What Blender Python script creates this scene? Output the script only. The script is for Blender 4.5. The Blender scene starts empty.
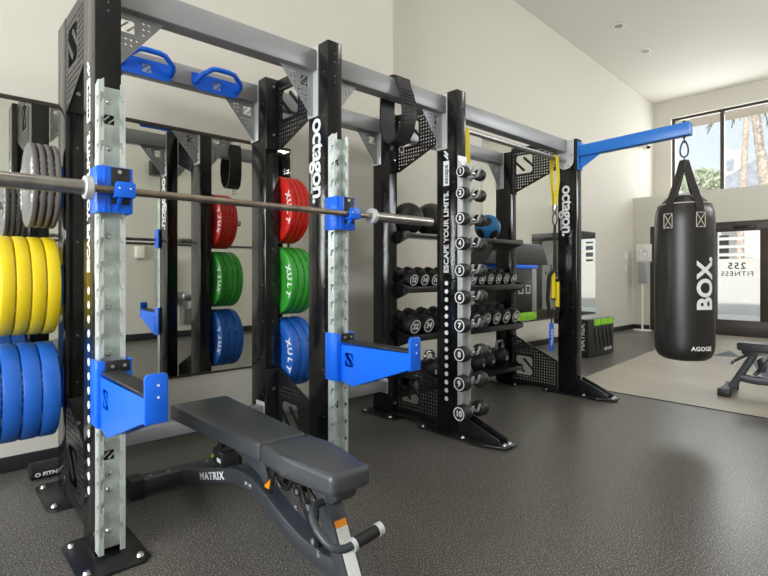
import bpy, bmesh, math, random
from mathutils import Vector, Matrix, Euler
random.seed(7)
sc = bpy.context.scene
COL = sc.collection
S = 1.06            # one modelling unit in metres
PI = math.pi

# ------------------------------------------------------------------ materials
def lin(c):
    out = []
    for v in c[:3]:
        v = v / 255.0
        out.append(v / 12.92 if v <= 0.04045 else ((v + 0.055) / 1.055) ** 2.4)
    return (*out, 1.0)

def mat(name, rgb, rough=0.5, metal=0.0, bump=0.0, bscale=60.0, var=0.0, vscale=4.0, spec=0.5, coat=0.0):
    m = bpy.data.materials.new(name); m.use_nodes = True
    nt = m.node_tree; b = nt.nodes['Principled BSDF']
    b.inputs['Base Color'].default_value = lin(rgb)
    b.inputs['Roughness'].default_value = rough
    b.inputs['Metallic'].default_value = metal
    b.inputs['Specular IOR Level'].default_value = spec
    if coat:
        b.inputs['Coat Weight'].default_value = coat; b.inputs['Coat Roughness'].default_value = 0.08
    tc = nt.nodes.new('ShaderNodeTexCoord')
    if bump:
        n = nt.nodes.new('ShaderNodeTexNoise'); n.inputs['Scale'].default_value = bscale; n.inputs['Detail'].default_value = 3
        nt.links.new(tc.outputs['Object'], n.inputs['Vector'])
        bp = nt.nodes.new('ShaderNodeBump'); bp.inputs['Strength'].default_value = bump; bp.inputs['Distance'].default_value = 0.004
        nt.links.new(n.outputs['Fac'], bp.inputs['Height']); nt.links.new(bp.outputs['Normal'], b.inputs['Normal'])
    if var:
        n = nt.nodes.new('ShaderNodeTexNoise'); n.inputs['Scale'].default_value = vscale; n.inputs['Detail'].default_value = 4
        nt.links.new(tc.outputs['Object'], n.inputs['Vector'])
        r = nt.nodes.new('ShaderNodeValToRGB')
        r.color_ramp.elements[0].position = 0.3; r.color_ramp.elements[1].position = 0.7
        r.color_ramp.elements[0].color = lin([max(0, v * (1 - var)) for v in rgb])
        r.color_ramp.elements[1].color = lin([min(255, v * (1 + var)) for v in rgb])
        nt.links.new(n.outputs['Fac'], r.inputs['Fac']); nt.links.new(r.outputs['Color'], b.inputs['Base Color'])
    return m

M = {}
M['wall'] = mat('wall_paint', (203, 199, 188), 0.75, bump=0.12, bscale=90)
M['ceiling'] = mat('ceiling_paint', (212, 208, 200), 0.8, bump=0.1, bscale=70)
M['trim_black'] = mat('black_rubber_baseboard', (34, 34, 37), 0.45)
M['tan'] = mat('tan_vinyl', (166, 159, 146), 0.42, bump=0.1, bscale=40, var=0.05, vscale=1.5)
M['navy'] = mat('navy_inlay', (46, 50, 84), 0.4)
M['post'] = mat('gloss_black_steel', (17, 17, 19), 0.16, spec=0.5)
M['panel'] = mat('satin_black_steel', (26, 26, 28), 0.3)
M['beam'] = mat('silver_powder_coat', (156, 157, 160), 0.4, metal=0.3, bump=0.04, bscale=300)
M['galv'] = mat('galvanised_steel', (203, 211, 207), 0.4, metal=0.45, var=0.07, vscale=9)
M['flange'] = mat('bright_zinc_plate', (198, 200, 200), 0.4, metal=0.3)
M['blue'] = mat('blue_powder_coat', (18, 104, 232), 0.3, bump=0.03, bscale=300)
M['bluearm'] = mat('blue_arm_coat', (36, 116, 205), 0.35, bump=0.03, bscale=300)
M['white'] = mat('white_print', (238, 238, 238), 0.5)
M['uhmw'] = mat('black_plastic_liner', (30, 30, 30), 0.5, bump=0.08, bscale=120)
M['bolt'] = mat('bright_bolt', (205, 205, 205), 0.25, metal=0.9)
M['hole'] = mat('bolt_hole', (70, 70, 72), 0.6)
M['chrome'] = mat('chrome', (200, 200, 202), 0.14, metal=1.0)
M['barsteel'] = mat('worn_bar_steel', (152, 138, 124), 0.32, metal=0.9, var=0.14, vscale=14)
M['sleeve'] = mat('sleeve_steel', (156, 152, 147), 0.28, metal=0.9, var=0.10, vscale=10)
M['rubber'] = mat('black_rubber', (27, 27, 28), 0.5, bump=0.12, bscale=160)
M['vinyl'] = mat('charcoal_vinyl', (66, 68, 71), 0.36, bump=0.05, bscale=220)
M['frame'] = mat('matte_dark_frame', (54, 57, 62), 0.38)
M['leather'] = mat('black_bag_leather', (42, 39, 38), 0.36, bump=0.16, bscale=26)
M['thread'] = mat('pale_stitching', (205, 195, 178), 0.7)
M['red'] = mat('red_plate_rubber', (206, 32, 22), 0.42, bump=0.06, bscale=120)
M['green'] = mat('green_plate_rubber', (54, 160, 52), 0.42, bump=0.06, bscale=120)
M['bluep'] = mat('blue_plate_rubber', (30, 96, 190), 0.42, bump=0.06, bscale=120)
M['yellow'] = mat('yellow_plate_rubber', (226, 198, 22), 0.42, bump=0.06, bscale=120)
M['grey'] = mat('grey_plate_rubber', (98, 94, 92), 0.45, bump=0.06, bscale=120)
M['strap_y'] = mat('yellow_webbing', (240, 216, 10), 0.6, bump=0.1, bscale=400)
M['strap_k'] = mat('black_webbing', (30, 29, 29), 0.65, bump=0.1, bscale=400)
M['ballblue'] = mat('blue_ball_vinyl', (40, 124, 190), 0.45, bump=0.08, bscale=150)
M['ballbrown'] = mat('dark_brown_ball', (62, 53, 48), 0.42, bump=0.1, bscale=120)
M['lime'] = mat('lime_fabric', (126, 186, 40), 0.6, var=0.2, vscale=30)
M['bronze'] = mat('dark_bronze_aluminium', (62, 54, 47), 0.4, metal=0.2)
M['cream'] = mat('cream_plastic', (232, 228, 218), 0.4)
M['steel'] = mat('brushed_steel', (170, 170, 168), 0.3, metal=0.9)
M['orange'] = mat('orange_label', (236, 140, 20), 0.5)
M['bark'] = mat('palm_bark', (206, 186, 168), 0.9, bump=0.6, bscale=14, var=0.22, vscale=10)
M['leaf'] = mat('palm_leaf', (140, 148, 112), 0.7, var=0.2)
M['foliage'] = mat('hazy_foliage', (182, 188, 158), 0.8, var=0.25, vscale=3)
M['roof'] = mat('grey_shingles', (176, 178, 186), 0.8, var=0.1)
M['stucco'] = mat('white_stucco', (226, 222, 214), 0.9)
M['concrete'] = mat('pale_paving', (214, 208, 198), 0.85, var=0.04)
M['asphalt'] = mat('street_asphalt', (165, 160, 152), 0.9, var=0.05)
M['eave'] = mat('eave_paint', (206, 190, 172), 0.8)
M['screen'] = mat('dark_screen', (20, 20, 24), 0.12)
M['paper'] = mat('printed_paper', (225, 225, 220), 0.6, var=0.25, vscale=40)
M['label'] = mat('white_sticker', (224, 224, 222), 0.4, var=0.03, vscale=60)

def floor_mat():
    m = bpy.data.materials.new('speckled_rubber'); m.use_nodes = True
    nt = m.node_tree; b = nt.nodes['Principled BSDF']; L = nt.links.new
    tc = nt.nodes.new('ShaderNodeTexCoord')
    v = nt.nodes.new('ShaderNodeTexNoise'); v.inputs['Scale'].default_value = 210; v.inputs['Detail'].default_value = 2.5; v.inputs['Roughness'].default_value = 0.6
    L(tc.outputs['Object'], v.inputs['Vector'])
    r = nt.nodes.new('ShaderNodeValToRGB'); e = r.color_ramp.elements
    e[0].position = 0.42; e[0].color = lin((52, 49, 45))
    e[1].position = 0.68; e[1].color = lin((214, 210, 202))
    k = e.new(0.56); k.color = lin((90, 86, 80))
    L(v.outputs['Fac'], r.inputs['Fac'])
    n2 = nt.nodes.new('ShaderNodeTexNoise'); n2.inputs['Scale'].default_value = 0.9; n2.inputs['Detail'].default_value = 3
    L(tc.outputs['Object'], n2.inputs['Vector'])
    mx = nt.nodes.new('ShaderNodeMixRGB'); mx.blend_type = 'MULTIPLY'; mx.inputs['Fac'].default_value = 0.25
    L(r.outputs['Color'], mx.inputs['Color1']); L(n2.outputs['Color'], mx.inputs['Color2'])
    L(r.outputs['Color'], b.inputs['Base Color'])
    rr = nt.nodes.new('ShaderNodeMapRange'); rr.inputs['To Min'].default_value = 0.26; rr.inputs['To Max'].default_value = 0.40
    L(n2.outputs['Fac'], rr.inputs['Value']); L(rr.outputs['Result'], b.inputs['Roughness'])
    bp = nt.nodes.new('ShaderNodeBump'); bp.inputs['Strength'].default_value = 0.06; bp.inputs['Distance'].default_value = 0.002
    L(v.outputs['Fac'], bp.inputs['Height']); L(bp.outputs['Normal'], b.inputs['Normal'])
    return m
M['floor'] = floor_mat()

def mirror_mat():
    m = bpy.data.materials.new('mirror_glass'); m.use_nodes = True
    b = m.node_tree.nodes['Principled BSDF']
    b.inputs['Base Color'].default_value = (0.80, 0.82, 0.78, 1); b.inputs['Metallic'].default_value = 1; b.inputs['Roughness'].default_value = 0.0
    return m
M['mirror'] = mirror_mat()

def glass_mat(name, tint, gloss=0.08):
    m = bpy.data.materials.new(name); m.use_nodes = True
    nt = m.node_tree; nt.nodes.remove(nt.nodes['Principled BSDF'])
    t = nt.nodes.new('ShaderNodeBsdfTransparent'); t.inputs['Color'].default_value = (*tint, 1)
    g = nt.nodes.new('ShaderNodeBsdfGlossy'); g.inputs['Roughness'].default_value = 0.02
    mx = nt.nodes.new('ShaderNodeMixShader'); mx.inputs['Fac'].default_value = gloss
    nt.links.new(t.outputs[0], mx.inputs[1]); nt.links.new(g.outputs[0], mx.inputs[2])
    nt.links.new(mx.outputs[0], nt.nodes['Material Output'].inputs['Surface'])
    return m
M['glass'] = glass_mat('window_glass', (0.97, 0.98, 0.98), 0.06)

def emit_mat(name, rgb, s):
    m = bpy.data.materials.new(name); m.use_nodes = True
    b = m.node_tree.nodes['Principled BSDF']
    b.inputs['Base Color'].default_value = lin(rgb); b.inputs['Emission Color'].default_value = lin(rgb); b.inputs['Emission Strength'].default_value = s
    return m
M['lamp'] = emit_mat('lamp_diffuser', (255, 246, 230), 2.0)

# ------------------------------------------------------------------ mesh builder
def bm_data(bm):
    bm.verts.index_update()
    v = [x.co.copy() for x in bm.verts]; f = [[y.index for y in x.verts] for x in bm.faces]
    bm.free(); return v, f

class MB:
    def __init__(self): self.v = []; self.f = []; self.mi = []; self.mats = []
    def slot(self, m):
        if m not in self.mats: self.mats.append(m)
        return self.mats.index(m)
    def add(self, vf, m=None, T=None):
        v, f = vf; b = len(self.v); k = self.slot(m)
        self.v += [(T @ Vector(x)) if T else Vector(x) for x in v]
        flip = T is not None and T.determinant() < 0
        for q in f:
            q = [b + i for i in q]
            self.f.append(q[::-1] if flip else q); self.mi.append(k)
        return self
    def box(self, x0, x1, y0, y1, z0, z1, m=None, bev=0.0, seg=2, T=None):
        bm = bmesh.new(); bmesh.ops.create_cube(bm, size=1)
        for q in bm.verts:
            q.co = Vector((x0 + (q.co.x + .5) * (x1 - x0), y0 + (q.co.y + .5) * (y1 - y0), z0 + (q.co.z + .5) * (z1 - z0)))
        if bev: bmesh.ops.bevel(bm, geom=bm.edges[:], offset=bev, segments=seg, profile=0.5, affect='EDGES')
        return self.add(bm_data(bm), m, T)
    def prism(self, poly, T, h, m=None, bev=0.0, seg=2):
        """polygon in local xy, extruded +-h/2 along local z, mapped through T"""
        bm = bmesh.new()
        a = [bm.verts.new((x, y, -h / 2)) for x, y in poly]; c = [bm.verts.new((x, y, h / 2)) for x, y in poly]
        n = len(poly)
        area = sum(poly[i][0] * poly[(i + 1) % n][1] - poly[(i + 1) % n][0] * poly[i][1] for i in range(n))
        if area < 0: a, c = a[::-1], c[::-1]
        bm.faces.new(a[::-1]); bm.faces.new(c)
        for i in range(n): bm.faces.new([a[i], a[(i + 1) % n], c[(i + 1) % n], c[i]])
        if bev: bmesh.ops.bevel(bm, geom=bm.edges[:], offset=bev, segments=seg, profile=0.5, affect='EDGES', clamp_overlap=True)
        return self.add(bm_data(bm), m, T)
    def lathe(self, prof, T=None, n=32, m=None):
        """profile of (radius, height) around local z; ends with r=0 close"""
        v = []; f = []; rows = []
        for r, z in prof:
            if r < 1e-6: rows.append([len(v)]); v.append((0, 0, z))
            else:
                rows.append(list(range(len(v), len(v) + n)))
                v += [(r * math.cos(2 * PI * i / n), r * math.sin(2 * PI * i / n), z) for i in range(n)]
        for a, b in zip(rows, rows[1:]):
            for i in range(n):
                j = (i + 1) % n
                if len(a) == 1 and len(b) == 1: continue
                if len(a) == 1: f.append([a[0], b[j], b[i]])
                elif len(b) == 1: f.append([a[i], a[j], b[0]])
                else: f.append([a[i], a[j], b[j], b[i]])
        z = [p[1] for p in prof]
        return self.add((v, f), m, T)
    def cyl(self, p0, p1, r, n=20, m=None, r1=None):
        p0, p1 = Vector(p0), Vector(p1); d = p1 - p0; L = d.length
        T = Matrix.Translation(p0) @ d.to_track_quat('Z', 'Y').to_matrix().to_4x4()
        r1 = r if r1 is None else r1
        return self.lathe([(0, 0), (r, 0), (r1, L), (0, L)], T, n, m)
    def tube(self, path, r, n=12, m=None, flat=None, up=None):
        """sweep; r radius, or flat=(half width, half thickness) for a rounded rectangle section"""
        P = [Vector(p) for p in path]; k = len(P); v = []; f = []
        if flat: a, b = flat; q = min(a, b) * .35; sec = []
        if flat:
            for sx, sy in ((1, 1), (-1, 1), (-1, -1), (1, -1)):
                c = [(sx * a, sy * (b - q)), (sx * (a - q * .3), sy * (b - q * .3)), (sx * (a - q), sy * b)]
                sec += c if sx * sy > 0 else c[::-1]
        else: sec = [(r * math.cos(2 * PI * i / n), r * math.sin(2 * PI * i / n)) for i in range(n)]
        n = len(sec)
        t0 = (P[1] - P[0]).normalized()
        nrm = Vector(up) if up else (Vector((0, 0, 1)) if abs(t0.z) < .9 else Vector((1, 0, 0)))
        for i in range(k):
            t = (P[min(i + 1, k - 1)] - P[max(i - 1, 0)]).normalized()
            nrm = (nrm - t * nrm.dot(t)).normalized(); bi = t.cross(nrm)
            v += [P[i] + bi * x + nrm * y for x, y in sec]
        for i in range(k - 1):
            for j in range(n):
                jj = (j + 1) % n
                f.append([i * n + j, i * n + jj, (i + 1) * n + jj, (i + 1) * n + j])
        f.append(list(range(n))[::-1]); f.append([(k - 1) * n + j for j in range(n)])
        return self.add((v, f), m)
    def build(self, name, m, parent=None, at=None, smooth=True):
        """link as one mesh object. Vertices are world coordinates unless the parent sits at the origin."""
        off = Vector((0, 0, 0))
        if parent is not None:
            p = parent
            while p is not None: off += p.location; p = p.parent
        elif at is not None: off = Vector(at)
        me = bpy.data.meshes.new(name)
        me.from_pydata([tuple(x - off) for x in self.v], [], self.f)
        for q in self.mats: me.materials.append(q or m)
        me.polygons.foreach_set('material_index', self.mi)
        bm = bmesh.new(); bm.from_mesh(me); bmesh.ops.recalc_face_normals(bm, faces=bm.faces[:]); bm.to_mesh(me); bm.free()
        if smooth:
            me.polygons.foreach_set('use_smooth', [True] * len(me.polygons)); me.set_sharp_from_angle(angle=math.radians(38))
        me.update()
        o = bpy.data.objects.new(name, me); COL.objects.link(o)
        if parent is not None: o.parent = parent
        elif at is not None: o.location = off
        return o

def fr(o, xd, yd):
    """matrix taking local xyz to the plane at o spanned by xd, yd"""
    xd, yd = Vector(xd), Vector(yd); zd = xd.cross(yd); o = Vector(o)
    return Matrix(((xd.x, yd.x, zd.x, o.x), (xd.y, yd.y, zd.y, o.y), (xd.z, yd.z, zd.z, o.z), (0, 0, 0, 1)))
YZ = fr((0, 0, 0), (0, 1, 0), (0, 0, 1)); XZ = fr((0, 0, 0), (1, 0, 0), (0, 0, 1)); XY = Matrix.Identity(4)
AX = fr((0, 0, 0), (0, 1, 0), (0, 0, 1))      # local z -> +X

def _curve_mesh(cu):
    o = bpy.data.objects.new('tmp', cu); COL.objects.link(o)
    dg = bpy.context.evaluated_depsgraph_get(); me = bpy.data.meshes.new_from_object(o.evaluated_get(dg))
    vf = ([v.co.copy() for v in me.vertices], [list(p.vertices) for p in me.polygons])
    bpy.data.objects.remove(o); bpy.data.meshes.remove(me); bpy.data.curves.remove(cu)
    return vf
_tc = {}
def text(s, size, bold=0.0, ext=0.0006, align='CENTER', spacing=1.0):
    key = (s, size, bold, ext, align, spacing)
    if key not in _tc:
        cu = bpy.data.curves.new('t', 'FONT'); cu.body = s; cu.size = size; cu.offset = bold * size; cu.extrude = ext
        cu.align_x = align; cu.align_y = 'CENTER'; cu.resolution_u = 4; cu.space_character = spacing
        _tc[key] = _curve_mesh(cu)
    return _tc[key]
def plate2d(outer, holes, th):
    cu = bpy.data.curves.new('p', 'CURVE'); cu.dimensions = '2D'; cu.fill_mode = 'BOTH'; cu.extrude = th / 2
    for lp in [outer] + holes:
        s = cu.splines.new('POLY'); s.points.add(len(lp) - 1); s.use_cyclic_u = True
        for p, (x, y) in zip(s.points, lp): p.co = (x, y, 0, 1)
    return _curve_mesh(cu)
def inside(poly, x, y):
    c = False; n = len(poly)
    for i in range(n):
        (x0, y0), (x1, y1) = poly[i], poly[(i + 1) % n]
        if (y0 > y) != (y1 > y) and x < (x1 - x0) * (y - y0) / (y1 - y0) + x0: c = not c
    return c
def well_inside(poly, x, y, mg):
    return all(inside(poly, x + mg * math.cos(a), y + mg * math.sin(a)) for a in [i * PI / 6 for i in range(12)])
SL = [(.04, 0), (.9, 0), (1, .1), (1, .28), (.44, .80), (.46, .88), (.56, .88), (1, .44), (1, .88), (.9, .98), (.1, 1), (0, .9), (0, .72), (.56, .20), (.54, .12), (.44, .12), (0, .56), (0, .1)]
def slogo(x, y, s, mirror=True):
    return [((x + (1 - a if mirror else a) * s), y + b * s) for a, b in SL]

# ------------------------------------------------------------------ scene tags
def tag(o, label=None, cat=None, group=None, kind=None):
    if label: o['label'] = label
    if cat: o['category'] = cat
    if group: o['group'] = group
    if kind: o['kind'] = kind
    return o
def thing(name, label, cat, loc=(0, 0, 0), group=None):
    o = bpy.data.objects.new(name, None); COL.objects.link(o); o.empty_display_size = .1
    o.location = loc
    return tag(o, label, cat, group)
def struct(mb, name, m, parent=None):
    o = mb.build(name, m, parent)
    if parent is None: o['kind'] = 'structure'
    return o
def copy_tree(o, parent=None):
    c = o.copy(); COL.objects.link(c); c.parent = parent
    for ch in list(o.children): copy_tree(ch, c)
    return c
def each(mbs, name, m, parent):
    for q in mbs: q.build(name, m, parent)
ORD = ['first', 'second', 'third', 'fourth', 'fifth', 'sixth', 'seventh', 'eighth', 'ninth', 'tenth', 'eleventh', 'twelfth']

# ================================================================== ROOM
YB, YR, YF = 3.15, 3.70, -1.70          # back wall (left section), back wall (right section), opposite wall
XL, XD, XW = -3.0, 9.52, 10.53          # left end, door wall, upper window wall
XS = 2.996
def zc(x): return 4.271 + .0554 * (XW - x)

struct(MB().box(XL - .2, XW + .2, YF - .2, YR + .2, -.2, 0), 'floor', M['floor'])
TAN = thing('floor_mat', 'tan vinyl floor area under the punching bag, with navy inlay shapes', 'floor mat', (4.29, 2.2, 0))
MB().prism([(4.29, YF), (XD - .02, YF), (XD - .02, 2.66), (4.29, 2.23)], Matrix.Translation((0, 0, .002)), .004).build('tan_sheet', M['tan'], TAN)
nv = MB()
for p in ([(7.03, 1.82), (7.65, 1.78), (7.15, 1.55)], [(7.03, 1.44), (7.02, 1.15), (5.6, .85), (5.57, 1.0)], [(5.9, .6), (6.6, .5), (6.2, .2)]):
    MB().prism(p, Matrix.Translation((0, 0, .0045)), .001).build('navy_inlay', M['navy'], TAN)
MB().box(4.278, 4.2899, YF, 2.23, .0005, .005).build('edge_strip', M['trim_black'], TAN)

MBx = MB()
MBx.prism([(XL - .2, zc(XL - .2)), (XW + .2, zc(XW + .2)), (XW + .2, zc(XW + .2) + .2), (XL - .2, zc(XL - .2) + .2)], fr((0, 1.0, 0), (1, 0, 0), (0, 0, 1)), 6.0)
struct(MBx, 'ceiling', M['ceiling'])
struct(MB().box(XL - .2, XS, YB, YR + .2, 0, 5.3), 'wall_back', M['wall'])
struct(MB().box(XS, XW + .2, YR, YR + .2, 0, 5.1), 'wall_back_recess', M['wall'])
struct(MB().box(XL, XS, YB - .012, YB, 0, .078, bev=.003), 'baseboard_back', M['trim_black'])
struct(MB().box(XS, XD, YR - .012, YR, 0, .078, bev=.003), 'baseboard_back_recess', M['trim_black'])
# left end wall with an unseen window opening added to let in fill light
w = MB()
wy0, wy1, wz0, wz1 = -1.0, 2.2, .7, 2.9
w.box(XL - .2, XL, YF - .2, wy0, 0, 5.3); w.box(XL - .2, XL, wy1, YB, 0, 5.3)
w.box(XL - .2, XL, wy0, wy1, 0, wz0); w.box(XL - .2, XL, wy0, wy1, wz1, 5.3)
struct(w, 'wall_left', M['wall'])
# opposite wall with clerestory
cx0, cx1, cz0, cz1 = 4.7, 9.2, 2.45, 3.55
w = MB()
w.box(XL, cx0, YF - .2, YF, 0, 5.3); w.box(cx1, XW + .2, YF - .2, YF, 0, 5.3)
w.box(cx0, cx1, YF - .2, YF, 0, cz0); w.box(cx0, cx1, YF - .2, YF, cz1, 5.3)
struct(w, 'wall_front', M['wall'])
struct(MB().box(XL, XD, YF, YF + .012, 0, .1, bev=.003), 'baseboard_front', M['trim_black'])
struct(MB().box(XL, 4.4, YF, YF + .02, 1.425, 1.455, bev=.004), 'trim_1', M['trim_black'])
# door wall (thick, with a ledge) and upper window wall
dy0, dy1, dz = 1.62, 3.41, 1.82
LZ = 2.353
w = MB()
w.box(XD, XW, dy1, YR, 0, LZ); w.box(XD, XW, YF, dy0, 0, LZ); w.box(XD, XW, dy0, dy1, dz, LZ)
struct(w, 'wall_right', M['wall'])
struct(MB().box(XD - .012, XD, dy1 + .005, YR - .012, 0, .078, bev=.003).box(XD - .012, XD, YF, dy0 - .005, 0, .078, bev=.003), 'baseboard_right', M['trim_black'])
uy0, uy1, uz0, uz1 = 1.75, 3.397, 2.42, 3.94
w = MB()
w.box(XW, XW + .2, uy1, YR, 0, 4.6); w.box(XW, XW + .2, YF, uy0, 0, 4.6); w.box(XW, XW + .2, uy0, uy1, LZ - .05, uz0); w.box(XW, XW + .2, uy0, uy1, uz1, 4.6)
struct(w, 'wall_right_upper', M['wall'])

def window(name, T, w_, h_, mulls, fw=.045, blinds=False, label=None):
    """frame in local xy (0..w,0..h), panes between mullions"""
    f = MB()
    f.box(0, w_, 0, fw, -.03, .03, bev=.003, T=T); f.box(0, w_, h_ - fw, h_, -.03, .03, bev=.003, T=T)
    f.box(0, fw, fw + .0005, h_ - fw - .0005, -.03, .03, bev=.003, T=T); f.box(w_ - fw, w_, fw + .0005, h_ - fw - .0005, -.03, .03, bev=.003, T=T)
    for a in mulls: f.box(a - .03, a + .03, fw, h_ - fw, -.03, .03, bev=.003, T=T)
    o = struct(f, name, M['bronze'])
    xs = [fw] + [x for a in mulls for x in (a - .03, a + .03)] + [w_ - fw]
    for a, b in zip(xs[::2], xs[1::2]):
        MB().box(a, b, fw, h_ - fw, -.004, .004, T=T).build('pane', M['glass'], o, smooth=False)
    if blinds:
        s = MB(); k = int((h_ - .1) / .11)
        for i in range(k): s.box(.06, w_ - .06, .08 + i * .11, .084 + i * .11, .05, .085, T=T)
        s.build('blind_slats', M['cream'], o, smooth=False)
    return o
window('window_1', fr((XW + .1, uy0, uz0), (0, 1, 0), (0, 0, 1)), uy1 - uy0, uz1 - uz0, [.832])
window('window_2', fr((cx1, YF - .1, cz0), (-1, 0, 0), (0, 0, 1)), cx1 - cx0, cz1 - cz0, [1.5, 3.0], blinds=True)
window('fill_window_left', fr((XL - .1, wy0, wz0), (0, 1, 0), (0, 0, 1)), wy1 - wy0, wz1 - wz0, [1.6])  # unseen window, added so that light enters from the left end

# storefront door: jambs, sidelight, door leaf, sidelight
xg = XD + .03
d = MB()
for a, b in ((3.345, 3.41), (2.40, 2.62), (1.62, 1.82)): d.box(XD + .002, XD + .09, a, b, .2505, 1.6645, bev=.004)
d.box(XD + .002, XD + .09, dy0, dy1, 1.665, dz, bev=.004)
d.box(XD + .002, XD + .09, dy0, dy1, 0, .25, bev=.004)
DOOR = struct(d, 'door_1', M['bronze'])
for a, b in ((2.62, 3.345), (1.82, 2.40)):
    MB().box(xg, xg + .008, a, b, .25, 1.665).build('pane', M['glass'], DOOR, smooth=False)
MB().box(XD - .05, XD, 1.87, 2.16, 1.70, 1.745, bev=.006).cyl((XD - .03, 2.12, 1.75), (XD - .03, 2.12, 1.82), .008).build('door_closer', M['panel'], DOOR)
lt = MB()
lt.add(text('255', .14, .016, spacing=1.25), None, fr((xg + .0095, 2.13, 1.11), (0, 1, 0), (0, 0, 1)))
lt.add(text('FITNESS', .105, .008, spacing=1.22), None, fr((xg + .0095, 2.125, .985), (0, 1, 0), (0, 0, 1)))
lt.build('glass_lettering', M['post'], DOOR, smooth=False)
MB().tube([(XD - .0, 2.5, .85), (XD - .05, 2.5, .85), (XD - .05, 2.5, 1.2), (XD - .0, 2.5, 1.2)], .01, m=None).build('door_pull', M['steel'], DOOR)

# mirrors
def mirror(label, x0, x1, y, z0, z1):
    o = thing('wall_mirror', label, 'mirror', ((x0 + x1) / 2, y, z0))
    MB().box(x0, x1, y - .008, y - .001, z0, z1).build('mirror_glass', M['mirror'], o, smooth=False)
    MB().box(x0, x1, y - .014, y - .001, z1, z1 + .022, bev=.002).box(x0, x1, y - .012, y - .001, z0 - .012, z0, bev=.002).build('mounting_channel', M['bronze'], o)
    return o
mirror('large wall mirror behind the left half of the rack, reflecting the coloured plates', -2.6, 1.965, YB, .369, 1.872)
mirror('tall wall mirror behind the last black post, left of the jump box', 5.0, 7.18, YR, .36, 2.62)
mirror('narrow mirror above the jump box, right of the post carrying the blue arm', 7.20, 8.0, YR, .36, 1.63)

# ceiling downlights
def downlight(x, y, label, r=.06):
    z = zc(x); o = thing('ceiling_downlight', label, 'ceiling light', (x, y, z), 'recessed downlights in the sloped ceiling')
    T = Matrix.Translation((x, y, z)) @ Matrix.Rotation(math.atan(.0554), 4, 'Y')
    MB().lathe([(r, -.001), (r + .018, -.001), (r + .02, -.008), (r, -.012), (r, -.001)], T, 32).build('trim_ring', M['cream'], o)
    MB().lathe([(0, -.0015), (r, -.0015), (r, -.006), (r * .55, -.003), (0, -.003)], T, 32).build('baffle', M['beam'], o)
    return o
downlight(7.19, 2.99, 'recessed ceiling light nearer the top edge, left of the pair')
downlight(8.18, 3.0, 'recessed ceiling light farther right and lower of the pair')

# small fixtures on the walls
def plate_switch(x, y, z, label):
    o = thing('light_switch', label, 'switch', (x, y, z), 'light switches by the end of the back wall')
    MB().box(x - .035, x + .035, y - .007, y - .001, z - .055, z + .055, bev=.002).build('wall_plate', M['cream'], o)
    MB().box(x - .014, x + .014, y - .011, y - .0072, z - .028, z + .028, bev=.002).build('rocker', M['white'], o)
plate_switch(9.2, YR, 1.30, 'upper white wall plate on the back wall near the corner')
plate_switch(9.2, YR, 1.08, 'lower white wall plate on the back wall near the corner')
o = thing('security_camera', 'small white camera high on the back wall, just under the blue arm', 'security camera', (9.8, YR - .04, 3.3))
MB().box(9.76, 9.84, YR - .08, YR - .001, 3.31, 3.36, bev=.008).build('wall_mount', M['cream'], o)
MB().lathe([(0, -.05), (.045, -.04), (.06, 0), (.06, .05), (0, .055)], Matrix.Translation((9.78, YR - .12, 3.30)), 20).build('camera_body', M['cream'], o)
MB().cyl((9.75, YR - .17, 3.29), (9.72, YR - .195, 3.28), .028).build('lens', M['screen'], o)

# hand sanitiser stand
sx, sy = 9.28, 3.45
o = thing('sanitizer_stand', 'white pole stand with sign and grey dispenser beside the door', 'sanitizer stand', (sx, sy, 0))
MB().lathe([(0, 0), (.15, 0), (.15, .012), (.02, .02), (0, .02)], Matrix.Translation((sx, sy, 0)), 28).build('base', M['cream'], o)
MB().cyl((sx, sy, .021), (sx, sy, .82), .016).build('pole', M['cream'], o)
MB().box(sx - .05, sx + .05, sy - .08, sy + .06, .82, 1.19, bev=.012).build('dispenser', M['beam'], o)
sg = MB().box(sx - .008, sx + .008, sy - .15, sy + .1, 1.2, 1.5, bev=.002).build('sign_board', M['cream'], o)
MB().box(sx - .0095, sx - .0085, sy - .11, sy + .06, 1.26, 1.45).build('sign_print', M['paper'], sg)

# ================================================================== POWER RACK
PX = [.449, 1.45, 2.425, 3.955]; QX = [.474, 1.462, 2.43, 3.95]
PW, PF, PR, QF, QR = .085, 1.98, 2.145, 2.60, 2.765
BZ0, BZ1, PT = 1.998, 2.102, 2.13
RACK = thing('power_rack', 'long black and silver gym rack with blue fittings along the mirror wall', 'rack', (2.2, 2.3, 0))
def rpart(mb, name, m, label=None, parent=None):
    o = mb.build(name, m, parent or RACK)
    if label: o['label'] = label
    return o

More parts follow.
